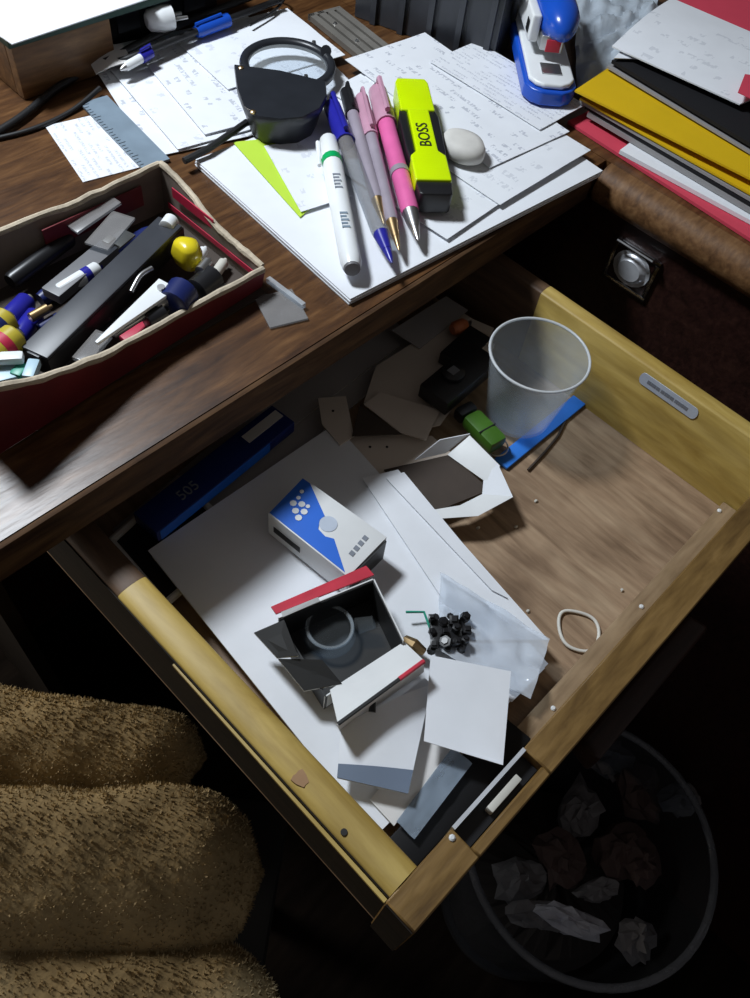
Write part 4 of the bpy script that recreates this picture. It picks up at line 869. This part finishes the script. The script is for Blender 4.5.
def flap(name, a0, a1, b1, b0, mat, mat2, th=0.0008):
    """panel hinged on a0-a1 reaching to b0-b1; lining on its upper side"""
    vs = [a0, a1, b1, b0]; dn = Vector((0, 0, -th))
    f = mk(name, B().hexa([v + dn for v in vs], vs), mat, ct)
    mk('lining', B().hexa([v + Vector((0, 0, 0.0001)) for v in vs], [v + Vector((0, 0, 0.0004)) for v in vs]), mat2, f)
    return f
# far flap with the red edge, folded back
f1 = flap('flap', P(276, 614, F + z1c + 0.0005), P(374, 575, F + z1c + 0.0005), P(366, 566, F + z1c + 0.001), P(271, 607, F + z1c + 0.001), 'box_red', 'box_red')
f1['label'] = 'red flap'
mk('white_fold', B().grid(P(283, 617, F + z1c + 0.001), P(320, 601, F + z1c + 0.001), P(318, 597, F + z1c + 0.002), P(281, 612, F + z1c + 0.002), 1, 1, 0.0003), 'box_white', f1)
# black left flap, bent outwards in two facets
k1, k2 = P(278, 622, F + z1c - 0.004), P(326, 690, F + z1c - 0.0075)
flap('flap', P(284, 620, F + z1c - 0.001), P(298, 656, F + z1c - 0.001), P(277, 658, F + z1c - 0.006), P(254, 633, F + z1c - 0.008), 'box_white', 'box_black')
flap('flap', P(278, 659, F + z1c - 0.006), P(322, 660, F + z1c - 0.001), P(342, 684, F + z1c - 0.003), P(304, 691, F + z1c - 0.008), 'box_white', 'box_black')
# white near flap with dark and red edge
n0, n1 = P(330, 690, F + z1c - 0.004), P(404, 642, F + z1c - 0.004)
o0, o1 = P(338, 724, F + z1c + 0.004), P(424, 661, F + z1c + 0.004)
f3 = flap('flap', n0, n1, o1, o0, 'box_white', 'box_white')
mk('dark_edge', B().tube([o0, lerp(o0, o1, 0.7)], 0.0009, 6), 'box_black', f3)
mk('red_edge', B().tube([lerp(o0, o1, 0.7), o1], 0.0011, 6), 'box_red', f3)
mk('return_wall', B().hexa([P(340, 732, F + 0.017), P(424, 672, F + 0.017), P(420, 668, F + 0.017), P(338, 727, F + 0.017)], [o0 + Vector((0, 0, -0.001)), o1 + Vector((0, 0, -0.001)), o1 + Vector((-0.0006, 0.0006, -0.001)), o0 + Vector((-0.0006, 0.0006, -0.001))]), 'paper_card', f3)
p = P(372, 712, F + 0.026)
mk('slot_mark', B().rod(p, p + Vector((0.004, 0.003, 0.0005)), [(0, 0.0016), (1, 0.001)], 6), 'ink_black', f3)
lc = P(330, 626, F + 0.026)
gl = thing('glass_lens', 'round clear glass lens lying inside the opened carton', 'lens', Vector((lc.x, lc.y, zz(z0c) + 0.001)))
prof = [(0.011, 0.0012), (0.0125, 0.003), (0.0125, 0.0085), (0.0112, 0.0105), (0.0095, 0.0105), (0.009, 0.0085), (0.004, 0.0095), (0.0002, 0.0098)]
n = 30; vs = [(lc.x + r*math.cos(2*PI*j/n), lc.y + r*math.sin(2*PI*j/n), zz(z0c) + z) for r, z in prof for j in range(n)]
gb = B().add(vs, [(i*n+j, i*n+(j+1) % n, (i+1)*n+(j+1) % n, (i+1)*n+j) for i in range(len(prof)-1) for j in range(n)] + [tuple(range(n))[::-1]])
mk('body', gb, 'lens_glass', gl, smooth=50); mk('rim', B().ring((lc.x, lc.y, zz(z0c) + 0.0106), 0.0105, 0.0009, 30, 6), 'glass', gl)
p = P(352, 622, F + 0.028); mk('neck', B().rod(Vector((lc.x, lc.y, zz(z0c) + 0.006)) + (p - lc).normalized()*0.0128, Vector((lc.x, lc.y, zz(z0c) + 0.007)) + (p - lc).normalized()*0.021, [(0, 0.004), (1, 0.003)], 14), 'lens_glass', gl)
# black connector cluster
cc_ = P(448, 634, F + 0.018)
cn = thing('connector_block', 'black knobbly connector block with teal wire on the white envelope', 'connector', cc_ - Vector((0, 0, 0.0035)))
mk('body', B().box(cc_ - Vector((0, 0, 0.003)), (0.017, 0.013, 0.006), Matrix.Rotation(-0.7, 3, 'Z')), 'black_plastic', cn, bevel=0.0012)
Rz = Matrix.Rotation(-0.7, 3, 'Z')
for i in range(4):
    for j in range(3):
        q = cc_ + Rz @ Vector((-0.0075 + i*0.005 + random.uniform(-.001, .001), -0.0055 + j*0.0055 + random.uniform(-.0012, .0012), 0.003)); r_ = random.uniform(0.0019, 0.003)
        mk('terminal', B().rod(q, q + Vector((random.uniform(-.001, .001), random.uniform(-.001, .001), random.uniform(0.002, 0.005))), [(0, r_), (0.7, r_), (0.75, r_*0.6), (1, r_*0.55)], 6 if (i + j) % 2 else 4), 'black_plastic', cn)
for i in range(6):
    q = cc_ + Rz @ Vector((-0.009 + i*0.0036, 0.0078 if i % 2 else -0.0078, -0.001)); mk('side_lug', B().rod(q, q + Vector((0, 0, 0.004)), [(0, 0.0022), (1, 0.0018)], 8), 'black_plastic', cn)
mk('wire', B().tube([cc_ + Vector((-0.004, 0.008, 0)), P(424, 612, F + 0.018), P(406, 612, F + 0.019)], 0.0007, 6), 'teal', cn)
tag(mk('tiny_parts', B().tube([P(405, 640, F + 0.019), P(414, 645, F + 0.021), P(424, 652, F + 0.019)], [0.0025, 0.0032, 0.002], 8), 'brass'), 'small brass fitting between carton and black connector', 'fitting')
# clear bag
bgc = dq([(440, 572), (436, 652), (530, 700), (549, 640)], 0.0165)
sheet('plastic_bag', 'shiny clear plastic bag at the right end of the envelope', bgc, 'bag_plastic', nx=26, ny=26, t=0.0002, dz=lambda a, b: 0.006*abs(noise.noise(Vector((a*2.5, b*2.5, 9)))) + 0.0012*abs(noise.noise(Vector((a*6, b*6, 2)))), cat='plastic bag')
sheet('paper_sheet', 'white paper corner sticking out under the clear bag', dq([(500, 690), (512, 702), (545, 668), (530, 655)], 0.0135), 'paper_plain', t=0.0003)
# card and folded paper
sheet('white_card', 'plain white square card near the drawer lock', dq([(430, 657), (510, 673), (503, 765), (424, 741)], 0.0265), 'paper_plain', t=0.0005, dz=lambda a, b: 0.002*(1-b), cat='card')
fp_ = dq([(341, 726), (432, 684), (408, 794), (337, 778)], 0.0225)
fo = sheet('folded_paper', 'white folded paper with slate blue band below the carton', fp_, 'paper_plain', t=0.0005, dz=lambda a, b: 0.004*math.sin(a*PI)*(1-b), cat='paper')
bnd = [lerp(fp_[0], fp_[3], 0.74), lerp(fp_[1], fp_[2], 0.80), fp_[2], fp_[3]]
sb_ = mk('slate_band', B().grid(*[q + Vector((0, 0, 0.0008)) for q in bnd], 8, 2, 0.0003, lambda a, b: 0.001*math.sin(a*PI)*(1-b)), 'paper_slate', fo)
# dark things in the front corner
c = dq([(382, 846), (412, 878), (534, 740), (500, 712)], 0.0118)
cs = thing('flat_case', 'flat black case in the front corner of the drawer', 'case', (c[0] + c[2])/2 - Vector((0, 0, 0.0113)))
low = [Vector((max(min(q.x, RXi - 0.002), LXi + 0.002), max(q.y, FYi + 0.001), 0)) for q in c]
upbox(cs, 'body', low, zz(0.0062), zz(0.0088), 'box_black'); upbox(cs, 'lid', low, zz(0.009), zz(0.0115), 'case_black')
sheet('plastic_sleeve', 'glossy grey plastic sleeve lying across the black case', dq([(396, 822), (414, 840), (472, 764), (452, 748)], 0.0145), 'sleeve', nx=14, ny=14, t=0.0003, dz=wob(0.0025, 31, 2, 6), cat='plastic sleeve')
sheet('paper_sheet', 'grey white paper strip beside the plastic sleeve', dq([(370, 800), (394, 826), (456, 744), (428, 724)], 0.0138), 'paper_card', t=0.0003)
# torn white carton near the middle
zc0, zc1 = 0.010, 0.0195
op = [P(*p, F + zc0) for p in ((384, 470), (450, 455), (490, 490), (425, 516))]
tc = thing('torn_carton', 'torn white carton with dark inside next to the green lighter', 'box', (op[0] + op[2])/2 - Vector((0, 0, 0.0005)))
mk('carton_floor', B().prism([(q.x, q.y) for q in op], zz(zc0) - 0.0004, zz(zc0) + 0.0004), 'liner_dark', tc)
def strip(name, lo_, hi_, mat):
    lo_ = [P(u, v, F + h) for u, v, h in lo_]; hi_ = [P(u, v, F + h) for u, v, h in hi_]; n = len(lo_); b = B(); th = Vector((0.0002, 0.0004, 0))
    b.add(lo_ + hi_ + [q + th for q in lo_] + [q + th for q in hi_], [(i, i+1, n+i+1, n+i) for i in range(n-1)] + [(2*n+i, 3*n+i, 3*n+i+1, 2*n+i+1) for i in range(n-1)] + [(n+i, n+i+1, 3*n+i+1, 3*n+i) for i in range(n-1)] + [(i, 2*n+i, 2*n+i+1, i+1) for i in range(n-1)] + [(0, n, 3*n, 2*n), (n-1, 3*n-1, 4*n-1, 2*n-1)])
    return mk(name, b, mat, tc)
strip('flap', [(415, 460, 0.0115), (446, 453, 0.0115)], [(440, 440, 0.020), (470, 434, 0.020)], 'paper_plain')
strip('flap', [(448, 455, 0.0115), (486, 482, 0.0115)], [(470, 436, 0.020), (500, 466, 0.020)], 'box_white')
strip('flap', [(484, 478, 0.0115), (482, 500, 0.0115)], [(498, 464, 0.021), (513, 497, 0.019)], 'paper_plain')
strip('flap', [(424, 512, 0.0115), (460, 506, 0.0115), (484, 494, 0.0115)], [(434, 519, 0.015), (478, 516, 0.016), (513, 497, 0.019)], 'box_white')
# green lighter
A, Bq, C, Dq = rect3((463, 416), (492, 446), (508, 436), F + 0.017)
gr_ = thing('lighter', 'dark green plastic lighter between charger and frosted cup', 'lighter', (A + C)/2 - Vector((0, 0, 0.010)))
upbox(gr_, 'body', (A, Bq, C, Dq), zz(0.0075), zz(0.017), 'dark_green', 0.003)
e = (Bq - A); upbox(gr_, 'head', (A - e*0.3, A - e*0.02, Dq - e*0.02, Dq - e*0.3), zz(0.008), zz(0.0165), 'black_plastic', 0.002)
mk('seam', B().grid(*[q + Vector((0, 0, 0.0002)) for q in (lerp(A, Bq, 0.55), lerp(A, Bq, 0.58), lerp(Dq, C, 0.58), lerp(Dq, C, 0.55))], 1, 1, 0.0002), 'black_plastic', gr_)
a, b = P(497, 455, F + 0.012), P(505, 432, F + 0.012)
tag(mk('wire_ring', B().ring(P(496, 446, F + 0.0062), 0.007, 0.0005, 24, 6), 'steel'), 'thin wire ring half under the green lighter', 'ring')
# blue strip, cup, rod
bl, a, b, L, R = bar('blue_strip', 'bright blue plastic strip under the frosted cup', 'strip', (501, 463), (580, 399), 0.0095, 0.0022, F + 0.0028, 'sky_blue', bev=0.0007)
cb_ = P(523, 414, F + 0.004); ctp = P(534, 354, F + 0.054)
ctr_ = Vector(((cb_.x + ctp.x)/2, (cb_.y + ctp.y)/2, zz(0.003)))
cup = thing('plastic_cup', 'empty frosted plastic cup standing on the blue strip', 'cup', ctr_)
prof = [(0.0002, 0.0006), (0.0172, 0.0006), (0.0182, 0.0), (0.0192, 0.0012), (0.0274, 0.0505), (0.0284, 0.0508), (0.0284, 0.0516), (0.0268, 0.0516), (0.0182, 0.0025), (0.0002, 0.0022)]
n = 48; vs = [(ctr_.x + r*math.cos(2*PI*j/n), ctr_.y + r*math.sin(2*PI*j/n), ctr_.z + z) for r, z in prof for j in range(n)]
mk('cup_wall', B().add(vs, [(i*n+j, i*n+(j+1) % n, (i+1)*n+(j+1) % n, (i+1)*n+j) for i in range(len(prof)-1) for j in range(n)]), 'cup_plastic', cup, smooth=50)
mk('rim', B().ring((ctr_.x, ctr_.y, ctr_.z + 0.0514), 0.0278, 0.0008, 48, 8), 'cup_rim', cup, smooth=60)
tag(mk('thin_rod', B().tube([P(u, v, F + 0.0015) for u, v in ((528, 470), (545, 452), (558, 436), (566, 420))], 0.0008, 6), 'liner_dark'), 'thin bent dark wire lying beside the frosted cup', 'wire')
# rubber band and crumbs
rbp = []
for i in range(40):
    t = 2*PI*i/40; u = 578 + 20*math.cos(t) + 1.5*math.cos(2*t + 1); v = 631 + 20.5*math.sin(t) + 5*math.cos(t)*1.0 + 1.5*math.sin(3*t)
    rbp.append(P(u, v, F + 0.0014))
b = B(); n, k = 40, 8
vs = []
for i in range(n):
    tdir = (rbp[(i+1) % n] - rbp[i-1]).normalized(); sd = tdir.cross(Vector((0, 0, 1)))
    for j in range(k): vs.append(rbp[i] + sd*0.0009*math.cos(2*PI*j/k) + Vector((0, 0, 0.0009*math.sin(2*PI*j/k))))
b.add(vs, [(i*k+j, ((i+1) % n)*k+j, ((i+1) % n)*k+(j+1) % k, i*k+(j+1) % k) for i in range(n) for j in range(k)])
tag(mk('rubber_band', b, 'rubber', smooth=60), 'pale rubber band lying on the bare drawer bottom', 'rubber band')
for i, (u, v, lb) in enumerate(((536, 501, 'white crumb right of the torn carton'), (478, 528, 'white crumb just below the torn carton'), (516, 527, 'white crumb nearest the torn carton tip'), (528, 611, 'white crumb between clear bag and rubber band'), (622, 590, 'white crumb above the rubber band'))):
    p = P(u, v, F + 0.0006); cr_ = B(); n = 7
    rows = [(0.7, 0), (1, 0.0006), (0.6, 0.0013), (0.05, 0.0015)]
    cr_.add([p + Vector((0.0012*s*math.cos(2*PI*j/n)*(1 + 0.3*math.sin(j*2.3 + i)), 0.0010*s*math.sin(2*PI*j/n), z - 0.0005)) for s, z in rows for j in range(n)], [(a_*n+j, a_*n+(j+1) % n, (a_+1)*n+(j+1) % n, (a_+1)*n+j) for a_ in range(3) for j in range(n)] + [tuple(range(n))[::-1], tuple(3*n+j for j in range(n))])
    tag(mk('crumb', cr_, 'offwhite'), lb, 'crumb', 'crumbs on the drawer bottom')

# ================================================================== CHAIR WITH FLEECE COVER (lower left)
chair = thing('chair', 'chair with beige fleece cushion rolls below the drawer', 'chair', (-0.12, 0.12, 0))
ZC = -0.30
def roll(p_tip, p_left, r, ext, zoff=0.0, taper=0.9):
    """one padded roll: from beyond the left frame edge to a rounded tip"""
    a, b = P(*p_left, ZC + zoff), P(*p_tip, ZC + zoff); d = (b - a).normalized(); a = a - d*ext
    u = d.cross(Vector((0, 0, 1))).normalized(); L = (b - a).length; rows = []
    m_ = 26; n = 28; vs = []
    for i in range(m_ + 1):
        s = i/m_; x = L*s; rem = (L - x)
        rr = r*(1 if rem > r else math.sqrt(max(0.0, 1 - (1 - rem/r)**2)))*(taper + (1-taper)*(1 - s))
        if i == 0: rr *= 0.9
        for j in range(n):
            t = 2*PI*j/n; q = a + d*x + u*max(rr, 0.0005)*math.cos(t) + Vector((0, 0, max(rr, 0.0005)*0.75*math.sin(t)))
            k_ = noise.noise(q*22)*0.006 + noise.noise(q*70)*0.0022
            vs.append(q + (u*math.cos(t) + Vector((0, 0, math.sin(t))))*k_*(0.3 + 0.7*min(1, rr/r)))
    b_ = B().add(vs, [(i*n+j, i*n+(j+1) % n, (i+1)*n+(j+1) % n, (i+1)*n+j) for i in range(m_) for j in range(n)] + [tuple(range(n))[::-1], tuple(m_*n+j for j in range(n))])
    o = mk('cushion_roll', b_, 'fleece', chair, smooth=80)
    # short fleece tufts
    tb = B(); me = o.data; org = origin_of(chair)
    polys = [p for p in me.polygons if p.normal.z > -0.3 and len(p.vertices) == 4]
    for i in range(9000):
        p = random.choice(polys); c = [me.vertices[v].co for v in p.vertices]; x, y = random.random(), random.random()
        q = (c[0]*(1-x) + c[1]*x)*(1-y) + (c[3]*(1-x) + c[2]*x)*y + org
        nn = (p.normal + Vector((random.uniform(-.7, .7), random.uniform(-.7, .7), random.uniform(-.2, .5)))).normalized()
        sd = nn.cross(Vector((random.random(), random.random(), random.random()))).normalized(); h = random.uniform(0.0015, 0.0032)
        tb.add([q - sd*0.0007, q + sd*0.0007, q + nn*h + sd*0.0003], [(0, 1, 2)])
    f = mk('fleece_pile', tb, 'fleece_tip', o, smooth=0, recalc=False); f['kind'] = 'stuff'
    return o
roll((205, 758), (-20, 738), 0.044, 0.10, -0.05, 0.7)
roll((262, 872), (-20, 878), 0.056, 0.10, 0.0, 0.95)
roll((288, 1045), (-20, 1045), 0.056, 0.10, 0.0, 0.95)
sc = Vector((-0.12, 0.12, 0))
mk('seat_board', B().box((sc.x, sc.y, D + ZC - 0.115), (0.30, 0.36, 0.03), Matrix.Rotation(-0.9, 3, 'Z')), 'chair_black', chair, bevel=0.006)
for (x, y) in ((-0.12, -0.15), (0.12, -0.15), (-0.12, 0.15), (0.12, 0.15)):
    q = sc + Matrix.Rotation(-0.9, 3, 'Z') @ Vector((x, y, 0)); mk('leg', B().rod((q.x, q.y, 0), (q.x, q.y, D + ZC - 0.116), [(0, 0.012), (1, 0.016)], 12), 'chair_black', chair)

# ================================================================== WASTE BIN (lower right, on the floor)
zr_ = -0.46
e1, e2, e3 = P(475, 880, zr_), P(600, 988, zr_), P(712, 850, zr_)
# circle through three rim points
ax_, ay_, bx_, by_, cx_, cy_ = e1.x, e1.y, e2.x, e2.y, e3.x, e3.y
dd = 2*(ax_*(by_-cy_) + bx_*(cy_-ay_) + cx_*(ay_-by_))
ux = ((ax_**2+ay_**2)*(by_-cy_) + (bx_**2+by_**2)*(cy_-ay_) + (cx_**2+cy_**2)*(ay_-by_))/dd
uy = ((ax_**2+ay_**2)*(cx_-bx_) + (bx_**2+by_**2)*(ax_-cx_) + (cx_**2+cy_**2)*(bx_-ax_))/dd
rr = math.hypot(ax_-ux, ay_-uy)
wbn = thing('waste_bin', 'round clear plastic waste bin full of rubbish under the drawer', 'waste bin', (ux, uy, 0))
Ht = D + zr_
prof = [(0.001, 0.002), (rr*0.76, 0.002), (rr*0.78, 0.0005), (rr*0.985, Ht - 0.012), (rr, Ht), (rr*0.97, Ht), (rr*0.965, Ht - 0.012), (rr*0.76, 0.006), (0.001, 0.006)]
n = 56; vs = [(ux + r*math.cos(2*PI*j/n), uy + r*math.sin(2*PI*j/n), z) for r, z in prof for j in range(n)]
mk('bin_wall', B().add(vs, [(i*n+j, i*n+(j+1) % n, (i+1)*n+(j+1) % n, (i+1)*n+j) for i in range(len(prof)-1) for j in range(n)]), 'bin_plastic', wbn, smooth=50)
mk('rim', B().ring((ux, uy, Ht), rr, 0.0035, 56, 8), 'bin_rim', wbn, smooth=60)
hp = B(); n = 40; rows_ = [(0.70, 0.008), (0.74, 0.05), (0.80, Ht - 0.165), (0.72, Ht - 0.140), (0.45, Ht - 0.125), (0.2, Ht - 0.120), (0.01, Ht - 0.119)]
hp.add([Vector((ux + rr*r*math.cos(2*PI*j/n)*(1 + 0.06*noise.noise(Vector((j*0.9, i*1.7, 3)))), uy + rr*r*math.sin(2*PI*j/n), z + (0.012*noise.noise(Vector((j*0.7, i*2.3, 8))) if i > 2 else 0))) for i, (r, z) in enumerate(rows_) for j in range(n)], [(i*n+j, i*n+(j+1) % n, (i+1)*n+(j+1) % n, (i+1)*n+j) for i in range(6) for j in range(n)] + [tuple(range(n))[::-1], tuple(6*n+j for j in range(n))])
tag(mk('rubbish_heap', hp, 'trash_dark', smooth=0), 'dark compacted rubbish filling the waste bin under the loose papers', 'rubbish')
def crumple(label, u, v, h, sx, sy, mat, seed, rot=0.0):
    p = P(u, v, zr_ - h); b = B(); n, m_ = 14, 9; vs = []
    M = Matrix.Rotation(rot, 3, 'Z')
    for i in range(m_):
        ph = PI*(i + 0.5)/m_
        for j in range(n):
            t = 2*PI*j/n; d = Vector((math.sin(ph)*math.cos(t), math.sin(ph)*math.sin(t), math.cos(ph)))
            k_ = 1 + 0.55*noise.noise(d*2.2 + Vector((seed*3.1, 0, 0))) + 0.3*noise.noise(d*5 + Vector((0, seed*2.7, 0)))
            vs.append(p + M @ Vector((d.x*sx*k_, d.y*sy*k_, d.z*min(sx, sy)*0.8*k_)))
    b.add(vs, [(i*n+j, i*n+(j+1) % n, (i+1)*n+(j+1) % n, (i+1)*n+j) for i in range(m_-1) for j in range(n)] + [tuple(range(n)), tuple((m_-1)*n+j for j in range(n))[::-1]])
    return tag(mk('crumpled_paper', b, mat, smooth=0), label, 'rubbish', 'rubbish in the waste bin')
random.seed(3)
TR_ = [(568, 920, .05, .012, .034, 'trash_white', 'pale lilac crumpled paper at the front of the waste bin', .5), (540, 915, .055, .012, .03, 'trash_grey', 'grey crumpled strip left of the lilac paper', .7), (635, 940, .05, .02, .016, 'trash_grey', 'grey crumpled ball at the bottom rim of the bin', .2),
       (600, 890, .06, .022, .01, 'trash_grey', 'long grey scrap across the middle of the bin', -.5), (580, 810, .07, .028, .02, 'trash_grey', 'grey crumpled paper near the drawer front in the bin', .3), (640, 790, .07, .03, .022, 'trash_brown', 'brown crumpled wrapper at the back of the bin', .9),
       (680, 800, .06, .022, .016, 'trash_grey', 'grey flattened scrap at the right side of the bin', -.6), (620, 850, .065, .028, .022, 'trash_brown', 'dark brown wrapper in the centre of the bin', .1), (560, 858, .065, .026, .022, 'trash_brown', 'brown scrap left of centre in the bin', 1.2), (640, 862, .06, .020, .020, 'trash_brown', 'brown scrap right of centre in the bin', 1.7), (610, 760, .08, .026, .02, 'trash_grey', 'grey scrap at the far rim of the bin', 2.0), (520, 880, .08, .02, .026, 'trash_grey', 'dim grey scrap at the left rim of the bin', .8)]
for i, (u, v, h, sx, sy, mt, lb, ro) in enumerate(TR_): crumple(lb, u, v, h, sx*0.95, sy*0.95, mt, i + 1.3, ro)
# black plastic bag at the right edge
bp_ = P(760, 640, -0.42); b = B(); n, m_ = 26, 18; vs = []
for i in range(m_):
    ph = PI*(i + 0.5)/m_
    for j in range(n):
        t = 2*PI*j/n; d = Vector((math.sin(ph)*math.cos(t), math.sin(ph)*math.sin(t), math.cos(ph)))
        k_ = 1 + 0.35*noise.noise(d*2.0) + 0.2*abs(noise.noise(d*6)) + 0.1*noise.noise(d*14)
        vs.append(Vector((bp_.x + d.x*0.07*k_, bp_.y + d.y*0.09*k_, max(0.002, 0.16 + d.z*0.17*k_))))
b.add(vs, [(i*n+j, i*n+(j+1) % n, (i+1)*n+(j+1) % n, (i+1)*n+j) for i in range(m_-1) for j in range(n)] + [tuple(range(n)), tuple((m_-1)*n+j for j in range(n))[::-1]])
tag(mk('rubbish_bag', b, 'bag_black', smooth=50), 'shiny black plastic bag on the floor right of the bin', 'bag')
